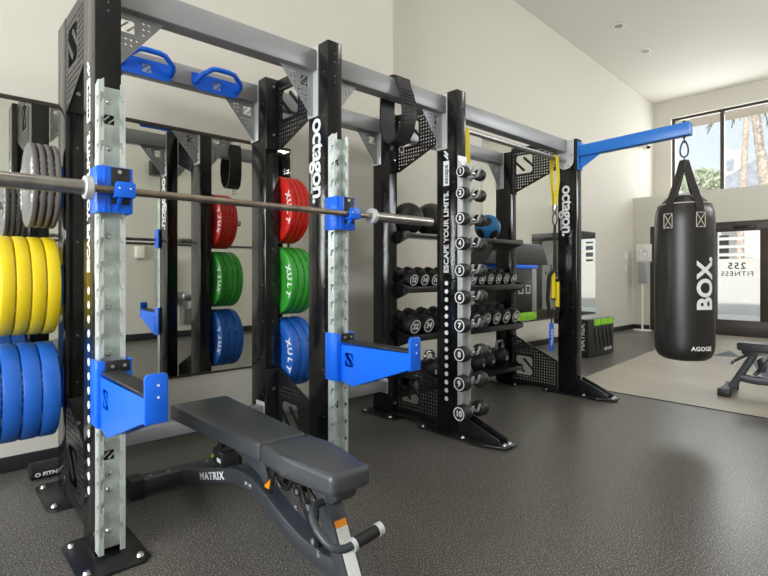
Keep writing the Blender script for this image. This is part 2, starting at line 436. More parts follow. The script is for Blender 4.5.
posts = {}
for row, xs, yf, yr in (('P', PX, PF, PR), ('Q', QX, QF, QR)):
    for i, x in enumerate(xs):
        b = MB().box(x, x + PW, yf, yr, .008, PT - (.028 if i == 3 else 0), bev=.004)
        zz = .3
        while zz < 2.05:       # hole pattern on the long side face and on the front
            for yy in (yf + .03,):
                b.cyl((x - .0012, yy, zz), (x + .001, yy, zz), .005, 8, M['hole'])
                b.cyl((x + PW + .0012, yy, zz), (x + PW - .001, yy, zz), .005, 8, M['hole'])
            if row == 'Q' or i > 1: b.cyl((x + PW * .55, yf - .0012, zz), (x + PW * .55, yf + .001, zz), .005, 8, M['hole'])
            zz += .21
        for zz in (1.93, 1.96, 2.03, 2.07): b.cyl((x + PW / 2, yf - .0012, zz), (x + PW / 2, yf + .001, zz), .005, 8, M['hole'])
        p = rpart(b, 'post', M['post']); posts[row, i] = p
        # base plate
        if row == 'P' and i < 2: X0, X1, Y0, Y1 = x - .075, x + .15, 1.84, 2.16
        elif row == 'P': X0, X1, Y0, Y1 = x - .06, x + PW + .06, 1.95, 2.28
        else: X0, X1, Y0, Y1 = x - .085, x + PW + .085, 2.48, 2.83
        c = .03
        pl = MB().prism([(X0 + c, Y0), (X1 - c, Y0), (X1, Y0 + c), (X1, Y1 - c), (X1 - c, Y1), (X0 + c, Y1), (X0, Y1 - c), (X0, Y0 + c)], Matrix.Translation((0, 0, .005)), .009, bev=.002)
        bp = rpart(pl, 'base_plate', M['panel'], parent=p)
        each([MB().lathe([(0, .02), (.008, .02), (.012, .015), (.014, .0095), (0, .0095)], Matrix.Translation((bx, by, 0)), 12)
              for bx in (X0 + .03, X1 - .03) for by in (Y0 + .045, Y1 - .045)], 'anchor_bolt', M['bolt'], bp)

# long front feet with fins on the third and fourth front posts
for i in (2, 3):
    x = PX[i]; a, b = x - .062, x + PW + .062; y0 = 1.62 if i == 2 else 1.67
    f = MB().prism([(a, 2.0), (a, y0 + .12), (a + .05, y0), (b - .05, y0), (b, y0 + .12), (b, 2.0)], Matrix.Translation((0, 0, .0155)), .009, bev=.002)
    for fx in (x + .004, x + PW - .004):
        f.prism([(1.975, .02), (1.975, .14), (1.95, .14), (y0 + .05, .045), (y0 + .05, .02)], fr((fx, 0, 0), (0, 1, 0), (0, 0, 1)), .006, bev=.0015)
    ft = rpart(f, 'front_foot', M['panel'])
    each([MB().lathe([(0, .031), (.008, .031), (.012, .026), (.014, .0205), (0, .0205)], Matrix.Translation((bx, by, 0)), 12)
          for bx, by in ((x + .02, y0 + .03), (x + PW - .02, y0 + .03), (a + .02, 1.9), (b - .02, 1.9))], 'anchor_bolt', M['bolt'], ft)
    # bolts on the post sides near the foot
# cross beams, end flanges and gussets
def gusset(x, sgn, y, z):
    """triangle below the beam; sgn=-1 extends to -X from x"""
    poly = [(0, 0), (-.185, 0), (-.012, -.215), (0, -.215)]
    if sgn > 0: poly = [(-a, b) for a, b in poly][::-1]
    hs = []
    for k, (hx, hz) in enumerate([(-.125, -.022), (-.105, -.022), (-.125, -.044), (-.105, -.044), (-.105, -.066), (-.08, -.098), (-.06, -.098), (-.04, -.098), (-.06, -.12), (-.04, -.12), (-.04, -.142), (-.022, -.098), (-.022, -.12), (-.085, -.098 + .012)]):
        if k == 13: continue
        r = .0052; hs.append([(-sgn * (-hx) * -1 * -1 if False else (hx if sgn < 0 else -hx) + r * math.cos(t), hz + r * math.sin(t)) for t in [j * PI / 4 for j in range(8)]])
    lx = -.072 if sgn < 0 else .022
    hs.append([(a, b) for a, b in slogo(lx, -.075, .05)])
    vf = plate2d(poly, hs, .005)
    return MB().add(vf, None, fr((x, y, z), (1, 0, 0), (0, 0, 1)))
for row, xs, ya in (('P', PX, 2.06), ('Q', QX, 2.68)):
    yb = ya + .085
    for i in range(3):
        x0, x1 = xs[i] + PW, xs[i + 1]
        bm_ = rpart(MB().box(x0 + .007, x1 - .007, ya, yb, BZ0, BZ1, bev=.006), 'cross_beam', M['beam'])
        for sgn, xx in ((1, x0), (-1, x1)):
            fx0, fx1 = (xx + .0005, xx + .0065) if sgn > 0 else (xx - .0065, xx - .0005)
            fl = MB().box(fx0, fx1, ya - .004, yb, 1.99 if row == 'P' and i == 2 else 1.775, BZ1 + (.004 if i == 2 and sgn < 0 else .022), bev=.0015)
            rpart(fl, 'end_flange', M['flange'], parent=bm_)
            each([MB().cyl((xx + sgn * .0066, yb - .02, hz), (xx + sgn * .012, yb - .02, hz), .009, 10) for hz in ((2.06, 2.02) if row == 'P' and i == 2 else (1.80, 1.86, 2.115))], 'flange_bolt', M['bolt'], bm_)
            if not (row == 'P' and i == 2):
                rpart(gusset(xx + sgn * .007, sgn, ya + .04, BZ0), 'gusset_plate', M['beam'], parent=bm_)
# left-going stubs of the beams beyond the first posts are absent; Y-Z side panels
top = [(PR + .002, 2.115), (QF - .002, 2.125), (QF - .002, 1.715), (QF - .03, 1.715), (PR + .002, 1.875)]
bot = [(PR + .002, .02), (QF - .002, .02), (QF - .002, .445), (QF - .03, .445), (PR + .002, .26)]
def perf(poly, logo, zr):
    hs = [slogo(*logo)]
    lx, lz, s = logo
    y = PR + .03; k = 0
    while y < QF - .02:
        z = zr[0]
        while z < zr[1]:
            if well_inside(poly, y, z, .018) and not (lx - .015 < y < lx + s + .015 and lz - .015 < z < lz + s + .015):
                hs.append([(y - .0057, z - .0057), (y + .0057, z - .0057), (y + .0057, z + .0057), (y - .0057, z + .0057)])
            z += .0235
        y += .0235
    return plate2d(poly, hs, .005)
ptop = perf(top, (2.385, 1.885, .165), (1.74, 2.08)); pbot = perf(bot, (2.385, .10, .165), (.06, .42))
for i in range(4):
    xm = QX[i] + (.004 if i in (0, 3) else PW - .004)
    xf = QX[i] + PW / 2
    t = MB().add(ptop, None, fr((xm, 0, 0), (0, 1, 0), (0, 0, 1)))
    t.box(xf - .041, xf + .041, QF - .007, QF - .001, 1.715, 2.125, bev=.0015)
    rpart(t, 'side_panel', M['panel'])
    t = MB().add(pbot, None, fr((xm, 0, 0), (0, 1, 0), (0, 0, 1)))
    t.box(xf - .041, xf + .041, QF - .007, QF - .001, .02, .445, bev=.0015)
    t.box(xf - .04, xf + .04, PR + .002, QF - .008, .011, .02, bev=.001)
    rpart(t, 'side_panel', M['panel'])
    each([MB().cyl((xf + .005, QF - .0072, zz), (xf + .005, QF - .013, zz), .009, 10) for zz in (.08, .33, 1.80, 2.08)], 'panel_bolt', M['bolt'], RACK)

# lettering on the side faces
NX = (-1, 0, 0)
def up_text(s, x, y, z, size, bold=.02, sp=1.0): return (text(s, size, bold, align='LEFT', spacing=sp), None, fr((x - .0009, y, z), (0, 0, 1), (0, 1, 0)))
def dn_text(s, x, y, z, size, bold=.02, sp=1.0): return (text(s, size, bold, align='LEFT', spacing=sp), None, fr((x - .0009, y, z), (0, 0, -1), (0, -1, 0)))
for i in (0, 2):
    x = PX[i]
    l = MB().add(*up_text('ESCAPE YOUR LIMITS.', x, 2.065, 1.0, .0527, .032))
    rpart(l, 'lettering', M['white'], parent=posts['P', i])
    l = MB()
    for k in range(15):
        zz = .215 + k * .0515
        l.cyl((x - .0014, 2.065, zz), (x + .0005, 2.065, zz), .0145, 16)
    rpart(l, 'round_marks', M['white'], parent=posts['P', i])
    l = MB().box(x - .0012, x + .0004, 2.043, 2.09, 1.545, 1.70)
    rpart(l, 'logo_strip', M['white'], parent=posts['P', i])
    l = MB().add(text('escape', .044, .012, align='LEFT'), None, fr((x - .0021, 2.066, 1.556), (0, 0, 1), (0, 1, 0)))
    rpart(l, 'logo_lettering', M['post'], parent=posts['P', i])
    l = MB()
    for dz in (0, .022): l.prism([(0, 0), (.011, 0), (.035, .024), (.035, .034), (.029, .034), (0, .007)], fr((x - .0012, 2.05, 1.708 + dz), (0, 0, 1), (0, 1, 0)), .0012)
    rpart(l, 'logo_mark', M['white'], parent=posts['P', i])
for i in (1, 3):
    x = PX[i]
    l = MB().add(*dn_text('octagon.', x, 2.064, 1.768 if i == 1 else 1.728, .135, .022, .915))
    rpart(l, 'lettering', M['white'], parent=posts['P', i])
    l = MB().add(*dn_text('functional', x, 2.115, 1.50 if i == 1 else 1.46, .026, .012))
    rpart(l, 'small_lettering', M['white'], parent=posts['P', i])

# galvanised jack strips on the first two front posts
def strip_flange(x, z0, z1):
    o = [(1.979, z0), (1.979, z1), (1.944, z1 + .012), (1.934, z1 + .004)]
    zi = z1 - .05
    while zi > z0 + .06:
        o += [(1.934, zi + .009), (1.958, zi + .004), (1.958, zi - .024), (1.948, zi - .026), (1.948, zi - .008), (1.934, zi - .004)]
        zi -= .083
    o.append((1.934, z0))
    return MB().prism(o, fr((x, 0, 0), (0, 1, 0), (0, 0, 1)), .004)
def strip_lip(x, sgn, z0, z1):
    a, b = x, x + sgn * .017
    o = [(a, z0), (a, z1)]; o += [(b, z1 + (.012 if sgn > 0 else 0))]
    zi = z1 - .05
    while zi > z0 + .06:
        o += [(b, zi + .012), (a + sgn * .006, zi + .010), (a + sgn * .006, zi - .024), (a + sgn * .012, zi - .026), (a + sgn * .012, zi - .010), (b, zi - .008)]
        zi -= .083
    o.append((b, z0))
    return MB().prism(o, fr((0, 1.932, 0), (1, 0, 0), (0, 0, 1)), .004)
for i in (0, 1):
    x = PX[i]
    web = plate2d([(x + .003, .03), (x + PW - .003, .03), (x + PW - .003, 1.655), (x + .003, 1.655)], [slogo(x + .026, .34, .034), slogo(x + .026, 1.525, .034)], .004)
    s = MB().add(web, None, fr((0, 1.9765, 0), (1, 0, 0), (0, 0, 1)))
    for xx in (x + .0025, x + PW - .0025): q = strip_flange(xx, .03, 1.655); s.add((q.v, q.f), None)
    for xx, sg in ((x, 1), (x + PW, -1)): q = strip_lip(xx, sg, .03, 1.66); s.add((q.v, q.f), None)
    js = rpart(s, 'jack_strip', M['galv'])
    each([MB().lathe([(0, .006), (.006, .006), (.011, .001), (.011, 0), (0, 0)], fr((x + PW * .5, 1.9743, zz), (1, 0, 0), (0, 0, 1)), 12)
          for zz in (1.605, 1.44, 1.13, .88, .715, .47, .29, .235, .09)], 'strip_bolt', M['bolt'], js)

# dumbbell strip with hooks on the third front post
x = PX[2]
s = MB().box(x + .002, x + PW - .002, 1.972, 1.9785, .10, 1.72)
wv = [(1.972, .10), (1.972, 1.72)]
DBZ = [1.607, 1.479, 1.327, 1.179, 1.018, .857, .690, .518, .345, .168]
o_ = [(1.978, .10), (1.978, 1.70)]
for zz in DBZ: o_ += [(1.94, zz + .05), (1.958, zz + .012), (1.958, zz - .03), (1.94, zz - .045)]
o_.append((1.945, .10))
for xx in (x + .0035, x + PW - .0035): s.prism(o_, fr((xx, 0, 0), (0, 1, 0), (0, 0, 1)), .004)
ds = rpart(s, 'dumbbell_strip', M['flange'])
DBY = 1.905; DBXC = x + PW * .5
DBR = [.036 + .0016 * k for k in range(10)]
for k, zz in enumerate(DBZ):
    for xx in (x + .022, x + PW + .003):
        ri, ro = .0155, .023
        inner = [(1.958, zz - ri)] + [(DBY + ri * math.cos(a), zz + ri * math.sin(a)) for a in [math.radians(t) for t in (-60, -90, -120, -150, -180)]] + [(DBY - ri - .012, zz + .034)]
        outer = [(DBY - ro - .014, zz + .032)] + [(DBY + ro * math.cos(a), zz + ro * math.sin(a)) for a in [math.radians(t) for t in (-180, -150, -120, -90, -60)]] + [(1.958, zz - ro - .02)]
        h = MB().prism(inner + outer, fr((xx, 0, 0), (0, 1, 0), (0, 0, 1)), .016)
        rpart(h, 'hook', M['flange'], parent=ds)

# low rails between the back posts
for i in (0, 1):
    x0, x1 = QX[i] + PW, QX[i + 1]
    r = rpart(MB().box(x0 + .007, x1 - .007, 2.61, 2.68, .17, .236, bev=.005), 'low_rail', M['beam'])
    for xx in (x0 + .0005, x1 - .0065):
        rpart(MB().box(xx, xx + .006, 2.605, 2.70, .15, .256, bev=.0015), 'end_flange', M['flange'], parent=r)

# pull-up grips on the first back beam
for gx0, gx1 in ((.70, .972), (1.066, 1.34)):
    poly = [(gx0, 2.072), (gx1, 2.072), (gx1, 2.02), (gx1 - .028, 1.985), (gx0 + .028, 1.985), (gx0, 2.015)]
    cxm = (gx0 + gx1) / 2
    vf = plate2d(poly, [slogo(cxm - .02, 2.006, .045)], .006)
    g = rpart(MB().add(vf, None, fr((0, 2.675, 0), (1, 0, 0), (0, 0, 1))), 'pull_up_grip', M['blue'])
    a, b = gx0 + .02, gx1 - .02
    path = [(a, 2.672, 2.022), (a, 2.63, 2.03), (a + .01, 2.605, 2.045), (a + .055, 2.585, 2.078), (a + .085, 2.582, 2.082), (b - .085, 2.582, 2.082), (b - .055, 2.585, 2.078), (b - .01, 2.605, 2.045), (b, 2.63, 2.03), (b, 2.672, 2.022)]
    rpart(MB().tube(path, .0135, 12), 'grip_tube', M['blue'], parent=g)
    rpart(MB().box(gx0 + .02, gx1 - .02, 2.6785, 2.6795, 2.0, 2.06), 'backing', M['flange'], parent=g)

# shelves between the third and fourth back posts
SX0, SX1 = QX[2] + PW + .002, QX[3] - .002
def tray(z, tilt, label=None):
    yf, yb = 2.48, 2.80; dz = math.tan(tilt) * (yb - yf)
    s = MB().prism([(yf, z), (yb, z + dz), (yb, z + dz - .01), (yf, z - .01)], fr(((SX0 + SX1) / 2, 0, 0), (0, 1, 0), (0, 0, 1)), SX1 - SX0)
    s.box(SX0, SX1, yf - .008, yf, z - .03, z + (.004 if tilt == 0 else .012), bev=.002)
    for xx in (SX0 + .003, SX1 - .003):
        s.prism([(yf, z - .03), (yf, z + .015), (yb, z + dz + .03), (yb, z + dz - .07), (2.6, z - .075)], fr((xx, 0, 0), (0, 1, 0), (0, 0, 1)), .006)
    return rpart(s, 'shelf', M['panel'], label)
TILT = math.radians(15)
tray(1.28, 0); tray(.89, TILT); tray(.545, TILT); tray(.175, 0)

# plate storage pegs: on the outside of the first back post and the inside of the second
PEGS = [1.385, .946, .49]
PEGQ = [1.38, .955, .525]
for zz in PEGS:
    x = QX[0]
    p = rpart(MB().cyl((x - .008, 2.68, zz), (-.12, 2.68, zz), .0225, 20), 'plate_peg', M['chrome'])
    rpart(MB().box(x - .008, x - .001, 2.62, 2.74, zz - .09, zz + .09, bev=.003), 'peg_bracket', M['blue'], parent=p)
for zz in PEGQ:
    x = QX[1] + PW
    p = rpart(MB().cyl((x + .008, 2.68, zz), (x + .26, 2.68, zz), .0225, 20), 'plate_peg', M['chrome'])
    rpart(MB().box(x + .001, x + .008, 2.62, 2.74, zz - .07, zz + .07, bev=.003), 'peg_bracket', M['blue'], parent=p)

# chin-up bar of the last bay, its end bracket
rod = rpart(MB().cyl((PX[2] + PW + .009, 2.075, 1.93), (PX[3] - .008, 2.075, 1.93), .0165, 20), 'chin_up_bar', M['steel'])
for xx in (PX[2] + PW + .0085, PX[3] - .0145):
    pts = [(2.146, 2.098), (2.0, 2.098), (2.0, 1.93)] + [(2.073 + .073 * math.cos(a), 1.93 + .073 * math.sin(a)) for a in [math.radians(t) for t in range(200, 350, 20)]] + [(2.146, 1.93)]
    eb = rpart(MB().prism(pts, fr((xx + .003, 0, 0), (0, 1, 0), (0, 0, 1)), .005, bev=.001), 'end_bracket', M['flange'])
    each([MB().cyl((xx - .002, yy, zz), (xx + .001, yy, zz), .006, 10) for yy, zz in ((2.02, 2.08), (2.125, 2.08), (2.02, 1.97), (2.125, 1.9), (2.04, 1.885), (2.1, 1.885))], 'bracket_bolt', M['bolt'], eb)

# punching-bag arm on the fourth front post
ax0, ax1, aye = 3.962, 4.034, 1.162
arm = rpart(MB().box(ax0, ax1, aye, 1.968, 1.972, 2.064, bev=.006, T=Matrix.Translation((0, aye, 2.06)) @ Matrix.Rotation(math.radians(-1.5), 4, 'X') @ Matrix.Translation((0, -aye, -2.06))), 'bag_arm', M['bluearm'])
rpart(MB().box(ax0 - .004, ax1 + .004, 1.968, 1.979, 1.845, 2.075, bev=.003), 'arm_plate', M['bluearm'], parent=arm)
rpart(MB().prism([(1.9675, 1.951), (1.80, 1.955), (1.9675, 1.855)], fr(((ax0 + ax1) / 2, 0, 0), (0, 1, 0), (0, 0, 1)), .008), 'arm_gusset', M['bluearm'], parent=arm)
eye = MB().cyl(((ax0 + ax1) / 2, 1.204, 1.971), ((ax0 + ax1) / 2, 1.204, 1.955), .009, 12)
ring = [((ax0 + ax1) / 2 + .016 * math.sin(t) * .958, 1.204 + .016 * math.sin(t) * .286, 1.94 + .016 * math.cos(t)) for t in [k * PI / 8 for k in range(17)]]
eye.tube(ring, .0045, 8)
eye.cyl(((ax0 + ax1) / 2, 1.204, 2.0645), ((ax0 + ax1) / 2, 1.204, 2.08), .011, 10)
rpart(eye, 'eye_bolt', M['frame'], parent=arm)

# ================================================================== BARBELL, J-CUPS, SPOTTER ARMS
BY, BZc = 1.872, 1.279
BB = thing('barbell', 'long steel barbell with bare sleeves resting in the two blue hooks', 'barbell', (1.03, BY, BZc))
AXX = lambda x: fr((x, BY, BZc), (0, 1, 0), (0, 0, 1))
MB().lathe([(0, 0), (.0135, 0), (.0135, 1.235), (0, 1.235)], AXX(.41), 24).build('shaft', M['barsteel'], BB)
for x0, x1, sg in ((-.03, .405, 1), (1.642, 2.068, -1)):
    MB().lathe([(0, 0), (.021, 0), (.0242, .004), (.0242, x1 - x0 - .002), (.022, x1 - x0), (0, x1 - x0)], AXX(x0), 28).build('sleeve', M['sleeve'], BB)
MB().lathe([(.016, 0), (.036, 0), (.0385, .003), (.0385, .022), (.036, .025), (.016, .025), (.016, 0)], AXX(.392), 28).build('collar', M['flange'], BB)
MB().lathe([(.016, 0), (.036, 0), (.0385, .003), (.0385, .022), (.036, .025), (.016, .025), (.016, 0)], AXX(1.626), 28).build('collar', M['flange'], BB)

def jcup(xc, label):
    o = thing('barbell_hook', label, 'barbell hook', (xc, 1.9, 1.2), 'blue barbell hooks on the front posts')
    b = MB()
    z0, z1 = 1.205, 1.362
    b.box(xc - .056, xc - .049, 1.896, 1.985, z0, z1, bev=.002)
    b.box(xc + .049, xc + .056, 1.896, 1.985, z0, z1, bev=.002)
    b.box(xc - .056, xc + .056, 1.893, 1.902, z0, z1, bev=.002)
    b.box(xc - .037, xc - .029, 1.8875, 1.8935, z0, z1, bev=.0015)
    b.box(xc - .029, xc - .014, 1.8895, 1.894, z0, z1, bev=.001)
    b.build('hook_body', M['blue'], o)
    b = MB().box(xc - .014, xc + .045, 1.8885, 1.8925, 1.235, z1 - .002, bev=.001).build('liner', M['uhmw'], o)
    MB().cyl((xc + .012, 1.888, 1.345), (xc + .012, 1.885, 1.345), .007, 12).build('liner_bolt', M['bolt'], b)
    l = MB().box(xc - .012, xc + .05, 1.848, 1.892, 1.255, 1.2645, bev=.002)
    l.prism([(xc - .016, 1.255), (xc - .012, 1.30), (xc - .006, 1.307), (xc + .046, 1.307), (xc + .052, 1.30), (xc + .052, 1.255)], fr((0, 1.8475, 0), (1, 0, 0), (0, 0, 1)), .008, bev=.002)
    for xx in (xc + .008,): l.prism([(1.8515, 1.256), (1.893, 1.256), (1.893, 1.215)], fr((xx, 0, 0), (0, 1, 0), (0, 0, 1)), .008)
    l = l.build('lip', M['blue'], o)
    each([MB().cyl((xc + q, 1.8434, 1.285), (xc + q, 1.8418, 1.285), .003, 8) for q in (0, .035)], 'lip_rivet', M['white'], l)
    return o
jcup(PX[0] + PW / 2, 'blue barbell hook on the left galvanised strip, nearest the camera')
jcup(PX[1] + PW / 2, 'blue barbell hook on the post lettered octagon, beside the red plates')

def spotter(xc, xa, label):
    o = thing('spotter_arm', label, 'spotter arm', (xc, 1.9, .49), 'blue spotter arms on the front posts')
    b = MB(); z0, z1 = .49, .715
    b.box(xc - .056, xc - .049, 1.896, 1.985, z0, z1, bev=.002); b.box(xc + .049, xc + .056, 1.896, 1.985, z0, z1, bev=.002)
    b.box(xc - .056, xc - .03, 1.893, 1.902, z0, z1, bev=.002); b.box(xc - .03, xc + .056, 1.893, 1.902, z0, .672, bev=.002)
    b.build('bracket', M['blue'], o)
    k = MB().box(xc - .029, xc + .046, 1.8895, 1.8955, .674, .714, bev=.001).build('stop_block', M['uhmw'], o)
    each([MB().cyl((xc + q, 1.889, .695), (xc + q, 1.886, .695), .006, 12) for q in (-.01, .028)], 'stop_bolt', M['bolt'], k)
    xl, xr = xa - .03, xa + .03
    prof = [(1.8925, .662), (1.447, .672), (1.447, .605), (1.81, .478), (1.8925, .49)]
    vf = plate2d(prof, [slogo(1.80, .565, .065, True)], .005)
    a = MB()
    for xx in (xl + .0025, xr - .0025): a.add(vf, None, fr((xx, 0, 0), (0, 1, 0), (0, 0, 1)))
    a.box(xl + .0055, xr - .0055, 1.4475, 1.892, .655, .66)
    a.prism([(1.447, .607), (1.447, .612), (1.81, .486), (1.8925, .497), (1.8925, .492), (1.81, .48)], fr((xa, 0, 0), (0, 1, 0), (0, 0, 1)), .05)
    a.build('arm', M['blue'], o)
    MB().box(xl + .001, xr - .001, 1.4475, 1.8885, .6725, .682, bev=.002).build('wear_strip', M['uhmw'], o)
    e = MB().prism([(xl - .001, .60), (xr + .001, .60), (xr + .001, .728), (xr - .007, .737), (xl + .007, .737), (xl - .001, .728)], fr((0, 1.441, 0), (1, 0, 0), (0, 0, 1)), .011, bev=.002).build('end_plate', M['blue'], o)
    each([MB().cyl((xa + .004, 1.435, q), (xa + .004, 1.4335, q), .0035, 8) for q in (.705, .672)], 'rivet', M['white'], e)
    return o
spotter(PX[0] + PW / 2, .476, 'blue spotter arm on the left galvanised strip, foreshortened towards the camera').location.z -= .012
spotter(PX[1] + PW / 2, 1.4925, 'blue spotter arm on the post lettered octagon, with its side face showing')

# ================================================================== WEIGHT PLATES
def make_plate(r, th, m, label, group, letter='XULT'):
    """disc with axis along local X, face towards -X; local origin at its centre"""
    h = th / 2; e = min(.009, th * .3)
    prof = [(.025, -h + .004), (.05, -h + .004), (.055, -h + .008), (r * .62, -h + .008), (r * .70, -h), (r - e, -h), (r - e * .3, -h + e * .35), (r, -h + e),
            (r, h - e), (r - e * .3, h - e * .35), (r - e, h), (r * .70, h), (r * .62, h - .008), (.055, h - .008), (.05, h - .004), (.025, h - .004), (.025, -h + .004)]
    o = MB().lathe(prof, AX, 64).build('weight_plate', m); tag(o, label, 'weight plate', group)
    MB().lathe([(.0245, -h + .0035), (.045, -h + .0035), (.047, -h + .0065), (.0245, -h + .0065), (.0245, -h + .0035)], AX, 28).build('hub', M['chrome'], o)
    if letter:
        for ang in (0, 180):
            L = MB()
            for k, ch in enumerate(letter):
                a = math.radians(ang - 25 + k * 16.5)       # around the rim band, measured from the camera side (-Y)
                rad = r * .84
                cy, cz = -rad * math.cos(a), -rad * math.sin(a)
                # reading direction: tangent going down on the camera side
                td = (0, math.sin(a), -math.cos(a)); rd = Vector((-1, 0, 0)).cross(Vector(td))
                L.add(text(ch, r * .29, .04), None, fr((-h - .0007, cy, cz), td, rd))
            L.build('lettering', M['white'], o)
    return o
groups = []
for colr, m, r, th, x_in, z, n, kind in (
        ('grey', M['grey'], .185, .0215, QX[0] - .030, PEGS[0], 4, 'L'),
        ('yellow', M['yellow'], .2135, .0505, QX[0] - .036, PEGS[1], 4, 'L'),
        ('blue', M['bluep'], .207, .0655, QX[0] - .036, PEGS[2], 4, 'L'),
        ('red', M['red'], .2, .0315, QX[1] + PW + .018, PEGQ[0], 4, 'R'),
        ('green', M['green'], .2035, .0415, QX[1] + PW + .018, PEGQ[1], 4, 'R'),
        ('blue', M['bluep'], .2085, .0565, QX[1] + PW + .018, PEGQ[2], 3, 'R')):
    gp = 0.0016 if colr != 'grey' else .0055
    side = 'on the far left peg' if kind == 'L' else 'on the middle peg'
    proto = None
    for k in range(n):
        if kind == 'L':
            xx = x_in - th / 2 - k * (th + gp)
            lab = f'{colr} weight plate {side}, ' + ('next to the post' if k == 0 else ('at the left edge of the photo' if k == n - 1 else ORD[k] + ' out from the post'))
        else:
            xx = x_in + th / 2 + k * (th + gp)
            lab = f'{colr} weight plate {side}, ' + ('lettered face showing' if k == 0 else ('last and farthest right of its stack' if k == n - 1 else ORD[k] + ' from the lettered face'))
        g = f'{colr} weight plates ' + ('on the left peg' if kind == 'L' else 'on the middle peg')
        if proto is None: proto = make_plate(r, th, m, lab, g, 'XULT'); o = proto
        else: o = copy_tree(proto); tag(o, lab)
        o.location = (xx, 2.68, z - .0012)

# ================================================================== DUMBBELLS
def make_dumbbell(num, label, group, r=.04, L=.185, hl=.062):
    """handle along local X, numbered end at -X, origin at centre"""
    o = thing('dumbbell', label, 'dumbbell', (0, 0, 0), group)
    MB().lathe([(0, -L / 2 + hl - .004), (.0105, -L / 2 + hl - .004), (.0118, -.02), (.0122, 0), (.0118, .02), (.0105, L / 2 - hl + .004), (0, L / 2 - hl + .004)], AX, 16).build('handle', M['chrome'], o)
    for s in (-1, 1):
        a, b = L / 2 - hl, L / 2
        prof = [(0, a), (r * .72, a), (r * .94, a + .006), (r, a + .014), (r, b - .012), (r * .93, b - .004), (r * .8, b), (0, b)]
        h = MB().lathe([(p, q * s) for p, q in prof], AX, 24).build('head', M['rubber'], o)
        if s < 0:
            T = fr((-L / 2 - .0006, 0, 0), (0, -1, 0), (0, 0, 1))
            q = MB().lathe([(r * .68, -.0005), (r * .80, -.0005), (r * .80, .0007), (r * .68, .0007), (r * .68, -.0005)], T, 28)
            q.add(text(num, r * .95, .04), None, T)
            q.build('number_mark', M['white'], h)
    return o
nums = ['1', '2', '3', '4', '5', '6', '7', '8', '9', '10']
for k, (zz, r) in enumerate(zip(DBZ, DBR)):
    lab = 'dumbbell on the vertical galvanised hook strip, ' + ('topmost' if k == 0 else 'lowest, just above the floor plate' if k == 9 else f'{ORD[k]} from the top')
    o = make_dumbbell(nums[k], lab, 'dumbbells on the vertical hook strip', r, .215 + .003 * k, .055 + .0015 * k)
    o.location = (DBXC + .003, DBY, zz - .0025)

def shelf_row(z0, r, xs, where, group, startnum, L, hl):
    n = len(xs)
    for k, x in enumerate(xs):
        lab = f'black dumbbell on {where}, ' + ('at its left end' if k == 0 else 'at its right end' if k == n - 1 else (f'{ORD[k]} from the left end' if k < n / 2 else f'{ORD[n - 1 - k]} from the right end'))
        o = make_dumbbell(str(startnum + 2 * k), lab, group, r, L, hl)
        R = Matrix.Rotation(TILT, 4, 'X') @ Matrix.Rotation(PI / 2, 4, 'Z')
        yc = 2.488 + L / 2 * math.cos(TILT) + .012
        zc_ = z0 + (yc - 2.48) * math.tan(TILT) + (r + .0015) / math.cos(TILT)
        o.rotation_euler = R.to_euler(); o.location = (x, yc, zc_)
shelf_row(.89, .05, [2.585 + .1145 * k for k in range(12)], 'the upper slanted shelf', 'dumbbells on the upper slanted shelf', 12, .215, .075)
shelf_row(.545, .0625, [2.60 + .1415 * k for k in range(10)], 'the lower slanted shelf', 'dumbbells on the lower slanted shelf', 32, .25, .09)

# ================================================================== KETTLEBELLS, BALLS
def kettlebell(x, y, r, label, hm, num):
    z0 = .1765
    o = thing('kettlebell', label, 'kettlebell', (x, y, z0), 'kettlebells on the bottom shelf')
    prof = [(0, 0), (r * .62, 0)] + [(r * math.sin(t), r * .93 - r * math.cos(t)) for t in [math.radians(a) for a in range(40, 165, 12)]] + [(0, r * 1.9)]
    bd = MB().lathe(prof, Matrix.Translation((x, y, z0)), 28).build('bell', M['rubber'], o)
    w_ = r * .6; zt = z0 + r * 2.55
    path = [(x - w_ * .75, y, z0 + r * 1.55), (x - w_, y, z0 + r * 2.0), (x - w_ * .92, y, zt - .02), (x - w_ * .6, y, zt), (x + w_ * .6, y, zt), (x + w_ * .92, y, zt - .02), (x + w_, y, z0 + r * 2.0), (x + w_ * .75, y, z0 + r * 1.55)]
    MB().tube(path, .0135, 12).build('handle', hm, o)
    MB().add(text(num, r * .5, .02), None, fr((x - .012, y - r * 1.0 - .0005, z0 + r * .85), (1, 0, 0), (0, 0, 1))).build('number_mark', M['white'], bd)
kettlebell(2.68, 2.66, .085, 'bright-handled kettlebell on the bottom shelf, left of the dumbbell strip, nearest the left end', M['chrome'], '24')
kettlebell(2.90, 2.64, .085, 'bright-handled kettlebell on the bottom shelf, second from its left end', M['chrome'], '20')
kettlebell(3.12, 2.64, .08, 'kettlebell half hidden behind the vertical dumbbell strip', M['chrome'], '16')
kettlebell(3.46, 2.60, .068, 'small kettlebell on the bottom shelf, just right of the dumbbell strip', M['steel'], '8')
kettlebell(3.63, 2.63, .073, 'mid-sized kettlebell between two others on the bottom shelf', M['steel'], '10')
kettlebell(3.83, 2.64, .084, 'largest dark kettlebell at the right end of the bottom shelf', M['steel'], '12')

